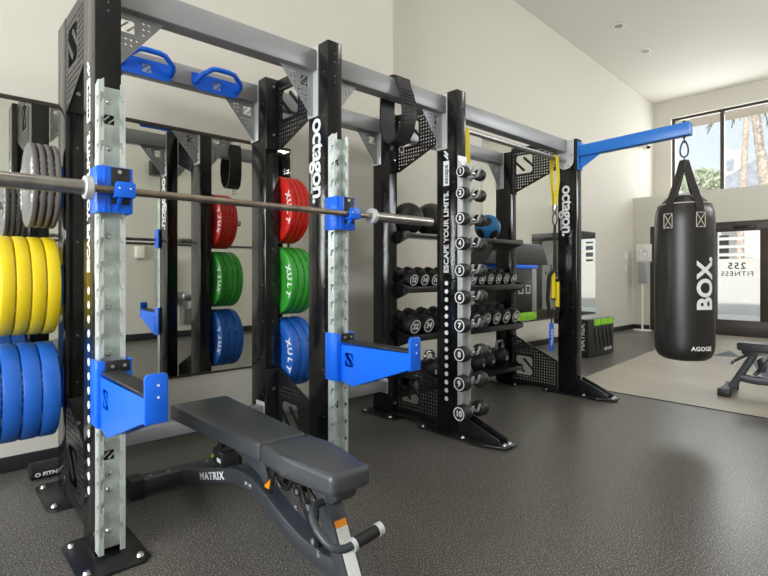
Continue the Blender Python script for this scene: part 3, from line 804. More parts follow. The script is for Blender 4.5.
def ball(x, y, r, m, m2, label):
    o = thing('medicine_ball', label, 'medicine ball', (x, y, 1.2805 + r), 'medicine balls on the top shelf')
    n = 20; prof = [(r * math.sin(PI * k / n), -r * math.cos(PI * k / n)) for k in range(n + 1)]
    b = MB().lathe(prof, Matrix.Translation((x, y, 1.2815 + r)), 36)
    o2 = b.build('shell', m, o)
    for az, el in ((35, 30), (-60, 25), (-12, -38), (120, 20), (215, 10), (-100, -30)):
        d_ = Vector((math.cos(math.radians(el)) * math.sin(math.radians(az)), -math.cos(math.radians(el)) * math.cos(math.radians(az)), math.sin(math.radians(el))))
        q = d_.to_track_quat('Z', 'Y').to_matrix().to_4x4(); T = Matrix.Translation((x, y, 1.2815 + r)) @ q
        pr = [(0, r * 1.006)] + [(r * 1.006 * math.sin(t), r * 1.006 * math.cos(t)) for t in (.08, .16, .24, .32, .40)] + [(r * .995 * math.sin(.42), r * .995 * math.cos(.42))]
        MB().lathe(pr, T, 20).build('patch', m2, o2)
    return o
ball(2.648, 2.625, .118, M['rubber'], M['leather'], 'black medicine ball at the left end of the top shelf')
ball(2.905, 2.63, .128, M['ballbrown'], M['rubber'], 'brownish black medicine ball, second from the left on the top shelf')
ball(3.63, 2.625, .112, M['ballblue'], M['rubber'], 'blue medicine ball with dark patches at the right of the top shelf')

# ================================================================== STRAPS
def ribbon(mb, path, wdir, hw, th=.003, m=None):
    """flat strap: path points, width along wdir"""
    P = [Vector(p) for p in path]; wd = Vector(wdir).normalized(); v = []; f = []
    for i, p in enumerate(P):
        t = (P[min(i + 1, len(P) - 1)] - P[max(i - 1, 0)]).normalized(); n = t.cross(wd).normalized()
        v += [p + wd * hw + n * th / 2, p - wd * hw + n * th / 2, p - wd * hw - n * th / 2, p + wd * hw - n * th / 2]
    for i in range(len(P) - 1):
        for j in range(4): f.append([i * 4 + j, i * 4 + (j + 1) % 4, i * 4 + 4 + (j + 1) % 4, i * 4 + 4 + j])
    f.append([3, 2, 1, 0]); k = 4 * (len(P) - 1); f.append([k, k + 1, k + 2, k + 3])
    return mb.add((v, f), m)
# suspension trainer on the chin-up bar by the fourth post
tx, ty = 3.775, 2.075
o = thing('suspension_trainer', 'yellow and black suspension straps hanging from the chin-up bar by the last post', 'suspension trainer', (tx, ty, .4), 'suspension straps on the chin-up bar')
s = MB(); loop = [(ty - .004, 1.545), (ty - .03, 1.75), (ty - .022, 1.925)] + [(ty + .0195 * math.cos(a), 1.93 + .0195 * math.sin(a)) for a in [math.radians(t) for t in (170, 140, 110, 80, 50, 20, 0)]] + [(ty + .03, 1.78), (ty + .004, 1.545)]
ribbon(s, [(tx, a, b) for a, b in loop], (1, 0, 0), .026)
s.build('anchor_strap', M['strap_y'], o)
s = MB().box(tx - .026, tx + .026, ty - .012, ty + .012, 1.49, 1.55, bev=.004); s.build('buckle', M['steel'], o)
s = MB(); cr = [(tx + .0, ty + .020 * math.sin(t), 1.435 + .05 * math.cos(t)) for t in [k * PI / 10 for k in range(21)]]; s.tube(cr, .006, 8); s.build('carabiner', M['frame'], o)
s = MB()
for sg in (-1, 1): ribbon(s, [(tx + sg * .006, ty, 1.385), (tx + sg * .012, ty, 1.15), (tx + sg * .02, ty, .97)], (1, 0, 0), .012)
s.build('main_strap', M['strap_k'], o)
for sg, zh in ((-1, 1.0), (1, .93)):
    hx = tx + sg * .032 - .03
    h = MB().cyl((hx, ty - .02, zh - .0), (hx, ty - .02, zh - .20), .017, 14).build('grip', M['strap_y'], o)
    MB().lathe([(0, 0), (.0185, 0), (.0185, .012), (0, .012)], Matrix.Translation((hx, ty - .02, zh - .212)), 14).build('grip_band', M['strap_k'], h)
    s = MB(); ribbon(s, [(hx, ty - .018, zh + .02), (hx + sg * .045, ty - .01, zh - .03), (hx + sg * .05, ty, zh - .2), (hx + sg * .02, ty, zh - .34), (hx - sg * .006, ty - .008, zh - .3)], (0, 1, 0), .016, .004)
    s.build('foot_loop', M['strap_k'], o)
s = MB().box(tx - .08, tx - .024, ty - .006, ty + .006, .375, .60, bev=.003); bb = s.build('blue_tag', M['blue'], o)
MB().add(text('TRAIN', .045, .02), None, fr((tx - .052, ty - .0065, .485), (0, 0, 1), (-1, 0, 0))).build('tag_lettering', M['white'], bb)
ribbon(MB(), [(tx - .04, ty, .72), (tx - .052, ty, .60)], (1, 0, 0), .01).build('tag_strap', M['strap_k'], o)
# second yellow strap next to the third post
tx = 2.612
o = thing('suspension_trainer', 'yellow strap hanging from the chin-up bar behind the top dumbbells', 'suspension trainer', (tx, ty, 1.2), 'suspension straps on the chin-up bar')
s = MB(); ribbon(s, [(tx, a, b) for a, b in loop], (1, 0, 0), .026); s.build('anchor_strap', M['strap_y'], o)
MB().box(tx - .024, tx + .024, ty - .012, ty + .012, 1.49, 1.55, bev=.004).build('buckle', M['steel'], o)
s = MB(); ribbon(s, [(tx, ty, 1.49), (tx, ty, 1.22)], (1, 0, 0), .012); s.build('main_strap', M['strap_k'], o)

# black sling draped over the front beam
sx_ = 2.02
o = thing('sling_strap', 'black ribbed sling strap draped over the silver front beam', 'strap', (sx_, 2.1, 1.72))
pth = [(2.035, 2.06), (2.045, 2.108), (2.07, 2.116), (2.14, 2.116), (2.16, 2.108), (2.168, 2.05), (2.175, 1.93), (2.17, 1.83), (2.15, 1.765), (2.11, 1.742), (2.06, 1.75), (2.015, 1.80), (1.992, 1.88), (1.995, 1.96), (2.015, 2.02), (2.034, 2.058)]
s = MB(); ribbon(s, [(sx_, a, b) for a, b in pth], (1, 0, 0), .055, .011); s.build('band', M['rubber'], o)
fp = [(2.06, 1.75), (2.015, 1.80), (1.992, 1.88), (1.995, 1.96), (2.015, 2.02), (2.034, 2.058)]
for k in range(10):
    z = 2.03 - k * .021
    for (y0, z0), (y1, z1) in zip(fp, fp[1:]):
        if z0 <= z <= z1: y = y0 + (y1 - y0) * (z - z0) / (z1 - z0)
    MB().box(-.045, .045, -.004, .004, -.005, .005, bev=.0015, T=Matrix.Translation((sx_, y - .0075, z)) @ Matrix.Rotation(math.radians(-18 if k > 4 else 0), 4, 'Y')).build('rib', M['strap_k'], o)
s = MB(); rr = [(sx_ + .03 + .017 * math.sin(t), 2.085, 1.712 + .019 * math.cos(t)) for t in [k * PI / 8 for k in range(17)]]; s.tube(rr, .004, 8); s.build('ring', M['steel'], o)

# ================================================================== PUNCHING BAG
bx, by, br = 3.998, 1.204, .187
BAG = thing('punching_bag', 'black leather punching bag lettered BOX hanging from the blue arm', 'punching bag', (bx, by, .38))
prof = [(0, .385), (br * .45, .387), (br * .72, .396), (br * .88, .416), (br * .965, .45), (br * .995, .495), (br, .54), (br * 1.005, .9), (br, 1.36), (br * .985, 1.42), (br * .9, 1.475), (br * .72, 1.51), (br * .6, 1.535), (br * .4, 1.545), (0, 1.548)]
MB().lathe(prof, Matrix.Translation((bx, by, 0)), 56).build('bag_body', M['leather'], BAG)
def wrap(mb, vf, th0, z0, m=None, rot=True, rad=br + .0035):
    """text laid on the cylinder: th measured to the right of the camera-facing point"""
    bm = bmesh.new(); q = [bm.verts.new(p) for p in vf[0]]
    for face in vf[1]:
        try: bm.faces.new([q[i] for i in face])
        except ValueError: pass
    bmesh.ops.remove_doubles(bm, verts=bm.verts[:], dist=1e-6); bmesh.ops.triangulate(bm, faces=bm.faces[:])
    for _ in range(6):
        lg = [e for e in bm.edges if e.calc_length() > .014]
        if not lg: break
        bmesh.ops.subdivide_edges(bm, edges=lg, cuts=1); bmesh.ops.triangulate(bm, faces=bm.faces[:])
    v, f = bm_data(bm); out = []
    base = math.atan2(-by, -bx)      # towards the camera
    for p in v:
        if rot: u, h = -p.y, p.x     # reading upwards
        else: u, h = p.x, p.y
        a = base + th0 + u / rad; r = rad + p.z
        out.append((bx + r * math.cos(a), by + r * math.sin(a), z0 + h))
    return mb.add((out, f), m)
wrap(MB(), text('BOX.', .158, .034, .0008, 'LEFT'), .74, .745).build('lettering', M['white'], BAG, smooth=False)
wrap(MB(), text('AGOGE', .040, .03, .0008, 'LEFT', 1.05), .22, .487, rot=False).build('small_lettering', M['white'], BAG, smooth=False)
sm = MB(); sm.tube([(bx + br * .885 * math.cos(t), by + br * .885 * math.sin(t), 1.482) for t in [k * PI / 20 for k in range(41)]], .004, 6); sm.build('shoulder_seam', M['thread'], BAG)
base = math.atan2(-by, -bx)
dots = MB()
for k in range(44):
    for j in range(6):
        zz = .56 + k * .0165
        if (j > 3 and (k < 8 or 22 < k < 30)): continue
        a = base - .95 + j * .085
        p = Vector((bx + (br + .0022) * math.cos(a), by + (br + .0022) * math.sin(a), zz))
        n_ = Vector((math.cos(a), math.sin(a), 0))
        dots.prism([(-.003, -.003), (.003, -.003), (.003, .003), (-.003, .003)], Matrix.Translation(p) @ n_.to_track_quat('Z', 'Y').to_matrix().to_4x4(), .0006)
dots.build('dot_pattern', M['grey'], BAG, smooth=False)
hook = Vector((bx, by, 1.80))
for k, a in enumerate((base - .52, base + .52, base + PI - .52, base + PI + .52)):
    n_ = Vector((math.cos(a), math.sin(a), 0)); c = Vector((bx, by, 0)); tw = Vector((-math.sin(a), math.cos(a), 0))
    s = MB()
    ribbon(s, [hook + n_ * .012 + Vector((0, 0, -.01 * 0)), c + n_ * (br * .45) + Vector((0, 0, 1.645)), c + n_ * (br * .93) + Vector((0, 0, 1.485)), c + n_ * (br + .004) + Vector((0, 0, 1.41)), c + n_ * (br + .0045) + Vector((0, 0, 1.31))], tw, .026, .004)
    st = s.build('strap', M['leather'], BAG)
    q = MB(); T = Matrix(((tw.x, 0, n_.x, c.x + n_.x * (br + .0072)), (tw.y, 0, n_.y, c.y + n_.y * (br + .0072)), (0, 1, 0, 1.36), (0, 0, 0, 1)))
    w2, h2 = .029, .049
    for p0, p1 in (((-w2, -h2), (w2, -h2)), ((w2, -h2), (w2, h2)), ((w2, h2), (-w2, h2)), ((-w2, h2), (-w2, -h2)), ((-w2, -h2), (w2, h2)), ((-w2, h2), (w2, -h2))):
        q.cyl(T @ Vector((*p0, 0)), T @ Vector((*p1, 0)), .0025, 6)
    for p0 in ((0, -h2 + .006), (0, h2 - .006)): q.cyl(T @ Vector((*p0, -.001)), T @ Vector((*p0, .003)), .005, 8, M['bolt'])
    q.build('stitching', M['thread'], st)
cb = MB()
lp = [(bx - .286 * .024 * math.sin(t) * (1 - .3 * math.cos(t)), by + .958 * .024 * math.sin(t) * (1 - .3 * math.cos(t)), 1.881 + .058 * math.cos(t)) for t in [k * PI / 12 for k in range(25)]]
cb.tube(lp, .0055, 8); cb.build('carabiner', M['frame'], BAG)
rg = MB(); rg.tube([(bx + .958 * .014 * math.sin(t), by + .286 * .014 * math.sin(t), 1.812 + .014 * math.cos(t)) for t in [k * PI / 8 for k in range(17)]], .004, 8); rg.build('top_ring', M['frame'], BAG)

# ================================================================== BENCHES (local frame: seat end towards -Y, centre x=0, floor z=0)
def make_bench(label):
    o = thing('weight_bench', label, 'bench', (0, 0, 0), 'padded weight benches')
    # pads
    zt = .432
    def pad(poly, z1, th, tilt=0, yref=0):
        T = Matrix.Translation((0, yref, z1 - th / 2)) @ Matrix.Rotation(tilt, 4, 'X') @ Matrix.Translation((0, -yref, 0))
        return MB().prism(poly, T, th, bev=.019, seg=3)
    pad([(-.132, .565), (-.125, .582), (.125, .582), (.132, .565), (.092, -.165), (-.092, -.165)], zt, .062, -.012, -.16).build('back_pad', M['vinyl'], o)
    pad([(-.098, -.175), (.098, -.175), (.094, -.32), (.073, -.555), (-.073, -.555), (-.094, -.32)], zt + .002, .066, -.0, -.17).build('seat_pad', M['vinyl'], o)
    # spine
    def smooth(p, n=6):
        out = []
        for i in range(len(p) - 1):
            a, b, c, d_ = (Vector(p[max(i - 1, 0)]), Vector(p[i]), Vector(p[i + 1]), Vector(p[min(i + 2, len(p) - 1)]))
            for k in range(n):
                t = k / n
                out.append(.5 * ((2 * b) + (-a + c) * t + (2 * a - 5 * b + 4 * c - d_) * t * t + (-a + 3 * b - 3 * c + d_) * t ** 3))
        out.append(Vector(p[-1])); return out
    sp = smooth([(0, .62, .075), (0, .45, .115), (0, .25, .185), (0, .13, .213), (0, .0, .215), (0, -.13, .182), (0, -.28, .142), (0, -.42, .132), (0, -.53, .142)])
    spine = MB().tube(sp, 0, flat=(.032, .031), up=(0, 0, 1)).build('spine', M['frame'], o)
    T = fr((-.0326, .365, .148), Vector((0, -.955, .30)).normalized(), Vector((0, .30, .955)).normalized())
    MB().add(text('MATRIX', .043, .02, .0006, 'CENTER', 1.15), None, T @ Matrix.Diagonal((1.5, 1, 1, 1))).build('spine_lettering', M['white'], spine, smooth=False)
    each([MB().lathe([(0, .005), (.008, .005), (.011, 0), (0, 0)], fr((-.0325, yy, zz), (0, -1, 0), (0, 0, 1)), 12) for yy, zz in ((.05, .216), (.02, .216))], 'spine_bolt', M['bolt'], spine)
    # feet
    rf = MB().tube([(-.235, .73, .048), (.235, .73, .048)], 0, flat=(.045, .034), up=(0, 0, 1)).build('rear_foot', M['frame'], o)
    each([MB().box(a, a + .062, .68, .78, .003, .088, bev=.008) for a in (-.262, .20)], 'foot_cap', M['rubber'], rf)
    each([MB().cyl((a, .71, .08), (a, .71, .086), .009, 10) for a in (-.17, -.09, .09, .17)], 'foot_bolt', M['bolt'], rf)
    MB().tube([(0, .60, .075), (0, .70, .055)], 0, flat=(.04, .034), up=(0, 0, 1)).build('foot_neck', M['frame'], rf)
    ff = MB().tube([(-.16, -.62, .036), (.16, -.62, .036)], 0, flat=(.04, .026), up=(0, 0, 1)).build('front_foot', M['frame'], o)
    each([MB().box(a, a + .06, -.665, -.575, .003, .064, bev=.007) for a in (-.19, .13)], 'foot_cap', M['rubber'], ff)
    # front post
    p = MB().tube([(-.012, -.60, .05), (-.012, -.52, .20), (-.012, -.44, .35)], 0, flat=(.030, .027), up=(0, 1, 0)).build('front_post', M['frame'], o)
    dv = Vector((0, .08, .15)).normalized(); nv_ = Vector((0, -dv.z, dv.y))
    T = fr(Vector((-.012, -.52, .20)) + nv_ * .0278, (1, 0, 0), dv)
    T2 = fr((-.0358, -.565, .20), Vector((0, -1, 0)), (0, .0, 1))
    st = MB()
    st.prism([(-.02, -.10), (.02, -.10), (.02, .055), (-.02, .055)], T, .0015, M['label'])
    st.prism([(-.02, .055), (.02, .055), (.02, .075), (-.02, .075)], T, .0015, M['orange'])
    st.build('warning_label', M['label'], p, smooth=False)
    MB().prism([(-.525, .345), (-.525, .372), (-.30, .372), (-.30, .352), (-.42, .342), (-.44, .325), (-.50, .325)], fr((0, 0, 0), (0, 1, 0), (0, 0, 1)), .075, bev=.006).build('seat_bracket', M['frame'], o)
    # handle on the front
    hp = smooth([(-.046, -.465, .325), (-.09, -.485, .325), (-.112, -.535, .298), (-.10, -.585, .264), (-.07, -.603, .252), (-.03, -.603, .253)])
    h = MB().tube(hp, .0115, 12).build('carry_handle', M['frame'], o)
    MB().cyl((-.03, -.603, .253), (.045, -.608, .266), .0165, 16).build('handle_grip', M['rubber'], h)
    each([MB().cyl((.0455, -.608, .266), (.062, -.609, .269), .0185, 16), MB().cyl((-.041, -.603, .251), (-.0305, -.603, .253), .019, 16)], 'handle_collar', M['flange'], h)
    # back-pad support tube and adjustment mechanism
    sup = MB()
    for sx2 in (-.05, .05): sup.prism([(.0, .365), (.50, .366), (.50, .345), (.1, .335), (-.1, .30), (-.13, .275), (-.16, .30), (-.12, .365)], fr((sx2, 0, 0), (0, 1, 0), (0, 0, 1)), .008, bev=.002)
    sup.tube([(0, .33, .335), (0, .27, .24)], 0, flat=(.02, .016), up=(0, 1, 0))
    sup = sup.build('pad_support', M['frame'], o)
    ad = MB().box(-.035, .035, .25, .35, .213, .275, bev=.006).cyl((-.02, .30, .275), (-.02, .28, .325), .016).build('adjuster', M['rubber'], o)
    MB().box(-.0362, -.0352, .265, .30, .23, .246).build('adjuster_label', M['label'], ad)
    MB().cyl((-.043, .335, .245), (-.0355, .335, .245), .008, 14).build('adjuster_knob', M['lime'], ad)
    lk = MB()
    for sx2 in (-.04, .04):
        lk.prism([(-.10, .245), (-.155, .245), (-.185, .335), (-.10, .345)], fr((sx2, 0, 0), (0, 1, 0), (0, 0, 1)), .008, bev=.002)
        lk.prism([(-.30, .33), (-.34, .33), (-.445, .195), (-.42, .175)], fr((sx2 * .9, 0, 0), (0, 1, 0), (0, 0, 1)), .008, bev=.002)
        lk.prism([(-.36, .335), (-.425, .30), (-.41, .205), (-.375, .205)], fr((sx2 * .65, 0, 0), (0, 1, 0), (0, 0, 1)), .008, bev=.002)
    lk.cyl((-.045, -.43, .19), (.045, -.43, .19), .016).cyl((-.045, -.32, .31), (.045, -.32, .31), .014)
    arc = [(-.0, -.22 + .055 * math.cos(t), .345 + .06 * math.sin(t)) for t in [math.radians(a) for a in range(180, 361, 20)]]
    lk.tube([(-.03, y, z) for _, y, z in arc], .009, 8)
    lk = lk.build('linkage', M['panel'], o)
    each([MB().cyl((-.046, yy, zz), (-.052, yy, zz), .009, 10) for yy, zz in ((-.13, .335), (-.335, .315), (-.33, .265), (-.425, .195), (-.40, .29), (-.455, .17))], 'linkage_bolt', M['bolt'], lk)
    MB().prism([(-.12, .262), (-.15, .262), (-.16, .30), (-.125, .304)], fr((-.0455, 0, 0), (0, 1, 0), (0, 0, 1)), .0012, M['orange']).build('warning_tag', M['orange'], lk, smooth=False)
    return o
b1 = make_bench('charcoal adjustable weight bench lettered MATRIX in the foreground')
b1.location = (.925, 1.685, 0); b1.rotation_euler = (0, 0, math.radians(-1.0))
b2 = copy_tree(b1); b2['label'] = 'black weight bench cut off by the right edge, on the tan floor area'
b2.location = (4.98, .54, .0045); b2.rotation_euler = (0, 0, PI + .06)

# ================================================================== OTHER FLOOR ITEMS
o = thing('plyo_box', 'black soft jump box with lime green band against the back wall', 'jump box', (6.07, 2.92, 0))
MB().box(5.76, 6.45, 2.74, 3.10, .003, .449, bev=.014, seg=3).build('box_body', M['uhmw'], o)
each([MB().box(5.90, 6.442, a, a + .008, .372, .448, bev=.002) for a in (2.734, 3.0985)], 'lime_band', M['lime'], o)
MB().box(5.79, 6.42, 2.77, 3.07, .4495, .455, bev=.002).build('top_mat', M['beam'], o)
l = MB().add(text('MATRIX', .088, .03), None, fr((5.7585, 2.815, .24), (0, 0, 1), (0, 1, 0)))
MB().add(text('MATRIX', .055, .02), None, fr((6.28, 2.7385, .07), (1, 0, 0), (0, 0, 1))).build('front_lettering', M['white'], o, smooth=False)
l.build('lettering', M['white'], o, smooth=False)
for k in range(5): MB().tube([(5.90 + k * .105, 2.7385, .35), (5.93 + k * .105, 2.735, .22), (5.97 + k * .105, 2.7385, .09)], .007, 8).build('cover_fold', M['uhmw'], o)

o = thing('foam_roller', 'thin black roller with white lettering on the floor behind the left post', 'foam roller', (.55, 2.93, .04), None)
T = fr((.385, 2.95, .0415), (0, 1, 0), (0, 0, 1))
MB().lathe([(.012, .0), (.03, 0), (.040, .006), (.040, .404), (.03, .41), (.012, .41), (.012, 0)], T, 28).build('roll', M['rubber'], o)
MB().cyl((.386, 2.95, .0415), (.80, 2.95, .0415), .0115, 16).build('core', M['frame'], o)
v, f = text('O FITNESS', .029, .03, .0006, 'LEFT', 1.0)
L = MB(); out = []
for p in v:
    a = math.radians(140) + 0; ang = -PI / 2 - .0 + (-(p.y) / .041) * -1
    th = math.radians(200) - p.y / .041      # 180 deg = towards -Y
    out.append((.405 + p.x, 2.95 + (.0408 + p.z) * math.cos(th), .0415 + (.0408 + p.z) * math.sin(th) * 1.0))
L.add((out, f)); L.build('lettering', M['white'], o, smooth=False)

# wall cabinet behind the last back post, with a foam block on it
o = thing('wall_cabinet', 'black wall cabinet with blue top edge and green base behind the last back post', 'cabinet', (5.3, 3.5, .42))
MB().box(4.92, 5.61, 3.385, 3.68, .52, 1.055, bev=.006).build('cabinet_body', M['panel'], o)
MB().box(5.612, 5.71, 3.385, 3.68, .52, 1.055, bev=.004).build('end_panel', M['beam'], o)
MB().box(4.92, 5.71, 3.385, 3.68, .42, .518, bev=.004).build('base_band', M['lime'], o)
MB().box(4.90, 5.73, 3.375, 3.682, 1.0555, 1.10, bev=.004).build('top_edge', M['blue'], o)
MB().box(5.1, 5.5, 3.681, 3.69, .6, 1.0).build('wall_mount', M['panel'], o)
for xx in (5.35, 5.51): MB().add(plate2d([(-.05, -.05), (.05, -.05), (.05, .05), (-.05, .05)], [[(-.04, -.04), (.04, -.04), (.04, .04), (-.04, .04)]], .002), None, fr((xx, 3.3838, .80), (1, 0, 0), (0, 0, 1))).build('icon', M['white'], o)
o = thing('foam_block', 'dark trapezoid foam block lying on the wall cabinet behind the last back post', 'foam block', (5.3, 3.5, 1.1))
MB().prism([(4.62, 1.1025), (5.98, 1.1025), (5.84, 1.36), (4.86, 1.36)], fr((0, 3.52, 0), (1, 0, 0), (0, 0, 1)), .3, bev=.02).build('foam_body', M['uhmw'], o)
MB().box(5.0, 5.7, 3.3675, 3.3695, 1.2, 1.206).build('seam', M['frame'], o)

o = thing('soap_dispenser', 'white soap dispenser on the opposite wall, seen in the left mirror', 'soap dispenser', (2.39, YF, 1.3))
MB().box(2.33, 2.45, YF + .001, YF + .09, 1.22, 1.40, bev=.015).build('dispenser_body', M['cream'], o)
MB().box(2.355, 2.425, YF + .03, YF + .085, 1.19, 1.219, bev=.006).build('nozzle', M['beam'], o)
MB().box(2.35, 2.43, YF + .0005, YF + .003, 1.21, 1.41).build('wall_mount', M['beam'], o)
o = thing('power_outlet', 'white power outlet low on the opposite wall, seen in the left mirror', 'outlet', (2.55, YF, .29))
MB().box(2.52, 2.59, YF + .001, YF + .008, .23, .34, bev=.002).build('wall_plate', M['cream'], o)
each([MB().box(2.54, 2.57, YF + .0085, YF + .011, a, a + .035, bev=.001) for a in (.245, .29)], 'socket', M['beam'], o)
o = thing('drinking_fountain', 'grey drinking fountain with bottle filler on the opposite wall, seen in the left mirror', 'drinking fountain', (2.9, YF, .3))
MB().box(2.62, 2.88, YF + .021, YF + .1, .52, 1.2, bev=.01).build('back_panel', M['beam'], o)
MB().box(2.66, 2.84, YF + .1005, YF + .104, .72, 1.12, bev=.002).build('bottle_recess', M['screen'], o)
MB().box(2.9, 3.22, YF + .001, YF + .38, .60, .70, bev=.03, seg=3).build('basin', M['steel'], o)
MB().box(2.98, 3.16, YF + .001, YF + .2, .2, .599, bev=.01).build('wall_mount', M['steel'], o)
o = thing('wall_speaker', 'small black speaker high on the opposite wall, seen in the left mirror', 'speaker', (2.62, YF, 2.6))
MB().box(2.52, 2.72, YF + .03, YF + .2, 2.46, 2.68, bev=.008).build('cabinet_body', M['panel'], o)
MB().box(2.535, 2.705, YF + .2005, YF + .206, 2.475, 2.665, bev=.003).build('grille', M['uhmw'], o)
MB().box(2.6, 2.64, YF + .001, YF + .03, 2.54, 2.6).build('bracket', M['panel'], o)

# ================================================================== OUTSIDE
struct(MB().box(XW + .2, 60, -30, 40, -.25, -.02), 'ground_outside', M['concrete'])
struct(MB().box(XD + .12, XW + .2, dy0, dy1, -.02, -.002), 'ground_threshold', M['concrete'])
struct(MB().box(16, 21, -30, 40, -.02, -.01), 'ground_street', M['asphalt'])
struct(MB().box(XW + .2, XW + 1.25, -3, 6, 4.02, 4.25), 'trim_eave', M['eave'])
def palm(x, y, h, lean, label, r=.22):
    o = thing('palm_tree', label, 'tree', (x, y, -.02), 'palm trees outside the window')
    n = 40
    t = MB()
    P = [(x + lean[0] * (k / n) ** 1.3, y + lean[1] * (k / n) ** 1.3, -.02 + h * k / n) for k in range(n + 1)]
    v = []; f = []; q = 14
    for k, p in enumerate(P):
        rr_ = r * (1.25 - .35 * k / n) * (1.10 if k % 2 else .94)
        v += [(p[0] + rr_ * math.cos(2 * PI * j / q + k * .3), p[1] + rr_ * math.sin(2 * PI * j / q + k * .3), p[2]) for j in range(q)]
    for k in range(n):
        for j in range(q): f.append([k * q + j, k * q + (j + 1) % q, (k + 1) * q + (j + 1) % q, (k + 1) * q + j])
    t.add((v, f)); t.build('trunk', M['bark'], o)
    top_ = Vector(P[-1])
    fr_ = MB()
    for k in range(22):
        az = k * 2.399; el = random.uniform(-.3, .9); L_ = random.uniform(.9, 1.35)
        pts = []; d0 = Vector((math.cos(az), math.sin(az), 0))
        for s_ in range(9):
            u = s_ / 8
            pts.append(top_ + d0 * (L_ * u) + Vector((0, 0, math.sin(el) * L_ * u * .6 - 1.3 * u * u)))
        side = Vector((-math.sin(az), math.cos(az), 0))
        for s_ in range(1, 8):
            for sg in (-1, 1):
                b_ = pts[s_]; tip = b_ + side * sg * .26 * (1 - .5 * s_ / 8) + d0 * .22 + Vector((0, 0, -.22))
                e_ = d0 * .04
                fr_.add(([b_ - e_, b_ + e_, tip, b_ + Vector((0, 0, .012))], [[0, 1, 2], [0, 2, 3], [1, 3, 2]]))
        fr_.tube(pts, .02, 5)
    fr_.build('fronds', M['leaf'], o, smooth=False)
palm(26.0, 5.74, 10.4, (.1, -.44), 'slender palm trunk beside the window mullion, left of the pair', .11)
palm(20.0, 3.42, 7.3, (.1, .66), 'thicker rough palm trunk at the right edge of the window', .135)
def broad_tree(x, y, h, r, label):
    o = thing('broadleaf_tree', label, 'tree', (x, y, -.02), 'trees across the street')
    MB().cyl((x, y, -.02), (x, y, h), .16, 10, r1=.08).build('trunk', M['bark'], o)
    c = MB()
    for k in range(1000):
        a = random.uniform(0, 2 * PI); u = random.uniform(-1, 1); rr_ = r * random.uniform(.35, 1) ** .5
        p = Vector((x + rr_ * math.sqrt(1 - u * u) * math.cos(a), y + rr_ * math.sqrt(1 - u * u) * math.sin(a), h + rr_ * u * .7))
        T = Matrix.Translation(p) @ Euler((random.uniform(0, 6), random.uniform(0, 6), random.uniform(0, 6))).to_matrix().to_4x4()
        s_ = random.uniform(.07, .16)
        c.add(([(-s_, 0, 0), (0, -s_ * .5, .01), (s_, 0, 0), (0, s_ * .5, .01)], [[0, 1, 2, 3]]), None, T)
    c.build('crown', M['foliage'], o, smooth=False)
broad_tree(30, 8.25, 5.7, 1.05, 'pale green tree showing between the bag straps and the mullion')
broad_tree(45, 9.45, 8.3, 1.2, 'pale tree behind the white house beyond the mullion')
hs = thing('house', 'white house with grey sloping roof seen through the upper window', 'house', (36, 3, 0))
MB().box(33, 38, -6, 7.0, -.02, 4.6).build('house_wall', M['stucco'], hs)
MB().prism([(-6.6, 5.0), (9.9, 5.0), (9.9, 5.2), (3.4, 8.6), (-1.0, 8.6), (-6.6, 5.2)], fr((35.5, 0, 0), (0, 1, 0), (0, 0, 1)), 5.6).build('roof', M['roof'], hs)
MB().box(38.4, 39.6, 8.3, 9.4, -.02, 8.9).build('tower', M['stucco'], hs)
MB().box(38.36, 38.399, 8.7, 9.1, 7.6, 8.3).build('tower_window', M['roof'], hs)
fn = thing('boundary_wall', 'low pale wall with rails across the street, seen through the glass door', 'wall', (15, 3, 0))
MB().box(14.8, 15.0, -8, 14, -.02, 1.35).build('wall_panel', M['stucco'], fn)
each([MB().box(14.86, 14.92, -8, 14, zz, zz + .07) for zz in (1.42, 1.62, 1.82)], 'rail', M['cream'], fn)
each([MB().box(14.925, 14.99, -7.5 + k * 1.1, -7.3 + k * 1.1, 1.351, 1.95) for k in range(20)], 'rail_post', M['frame'], fn)

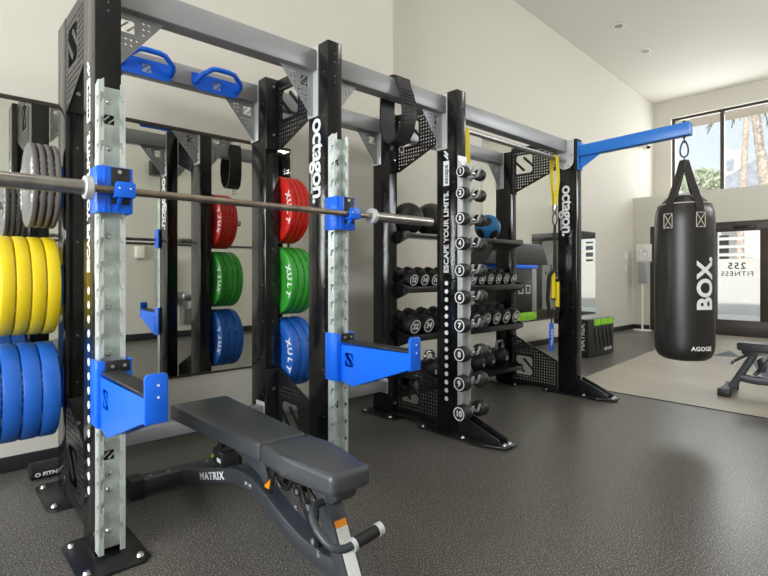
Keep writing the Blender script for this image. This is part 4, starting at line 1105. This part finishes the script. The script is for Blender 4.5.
# ================================================================== SCALE, CAMERA, LIGHT
cam = bpy.data.cameras.new('camera'); co = bpy.data.objects.new('camera', cam); COL.objects.link(co)
az = math.atan2(.7368, .6761)
co.location = (0, 0, 1.0); co.rotation_euler = (PI / 2, 0, az - PI / 2)
cam.sensor_width = 36; cam.lens = 505.6 / 768 * 36; cam.shift_y = -15 / 768; cam.clip_start = .02
sc.camera = co
def area(name, loc, rot, sx, sy, watts, col, shape='RECTANGLE'):
    l = bpy.data.lights.new(name, 'AREA'); l.shape = shape; l.size = sx; l.size_y = sy; l.energy = watts; l.color = col
    o = bpy.data.objects.new(name, l); COL.objects.link(o); o.location = loc; o.rotation_euler = rot; return o
area('daylight_clerestory', ((cx0 + cx1) / 2, YF - .25, (cz0 + cz1) / 2), (math.radians(78), 0, 0), cx1 - cx0, cz1 - cz0, 245, (.97, .98, 1))
area('fill_light_left', (XL - .3, (wy0 + wy1) / 2, (wz0 + wz1) / 2), (PI / 2, 0, -PI / 2), wy1 - wy0, wz1 - wz0, 450, (.96, .98, 1))  # added fill behind the unseen left window, brightens near floor and post sides
area('daylight_front', (XW + .35, (uy0 + uy1) / 2, (uz0 + uz1) / 2), (PI / 2, 0, PI / 2), uy1 - uy0, uz1 - uz0, 80, (.97, .98, 1))
for k, (lx, ly) in enumerate(((.3, 1.2), (2.3, .6), (4.3, .6), (6.3, .6), (8.0, .6))):
    area('ceiling_fill', (lx, ly, zc(lx) - .05), (0, 0, 0), .5, .5, 10, (1, .96, .9), 'DISK')  # added fill lights under the ceiling, out of view and without fixtures
sun = bpy.data.lights.new('sun', 'SUN'); sun.energy = 4.2; sun.angle = .01; sun.color = (1, .96, .9)
so = bpy.data.objects.new('sun', sun); COL.objects.link(so); so.rotation_euler = (math.radians(38), 0, math.radians(-75))
w = bpy.data.worlds.new('world'); sc.world = w; w.use_nodes = True
bg = w.node_tree.nodes['Background']; nt = w.node_tree
tc = nt.nodes.new('ShaderNodeTexCoord'); sep = nt.nodes.new('ShaderNodeSeparateXYZ'); rp = nt.nodes.new('ShaderNodeValToRGB')
nt.links.new(tc.outputs['Generated'], sep.inputs[0]); nt.links.new(sep.outputs['Z'], rp.inputs['Fac']); nt.links.new(rp.outputs['Color'], bg.inputs['Color'])
rp.color_ramp.elements[0].position = 0; rp.color_ramp.elements[0].color = (.88, .91, .92, 1)
rp.color_ramp.elements[1].position = .6; rp.color_ramp.elements[1].color = (.55, .72, .92, 1)
bg.inputs['Strength'].default_value = 1.25

for o in list(COL.objects):
    if o.parent is None:
        o.location = o.location * S
        if o.type in ('MESH', 'EMPTY'): o.scale = o.scale * S
        if o.type == 'LIGHT' and o.data.type == 'AREA' and not o.data.get('scaled'):
            o.data.size *= S; o.data.size_y *= S; o.data['scaled'] = 1
vs = sc.view_settings
vs.view_transform = 'Standard'; vs.look = 'None'; vs.gamma = 1; vs.use_curve_mapping = False; vs.exposure = 0.0
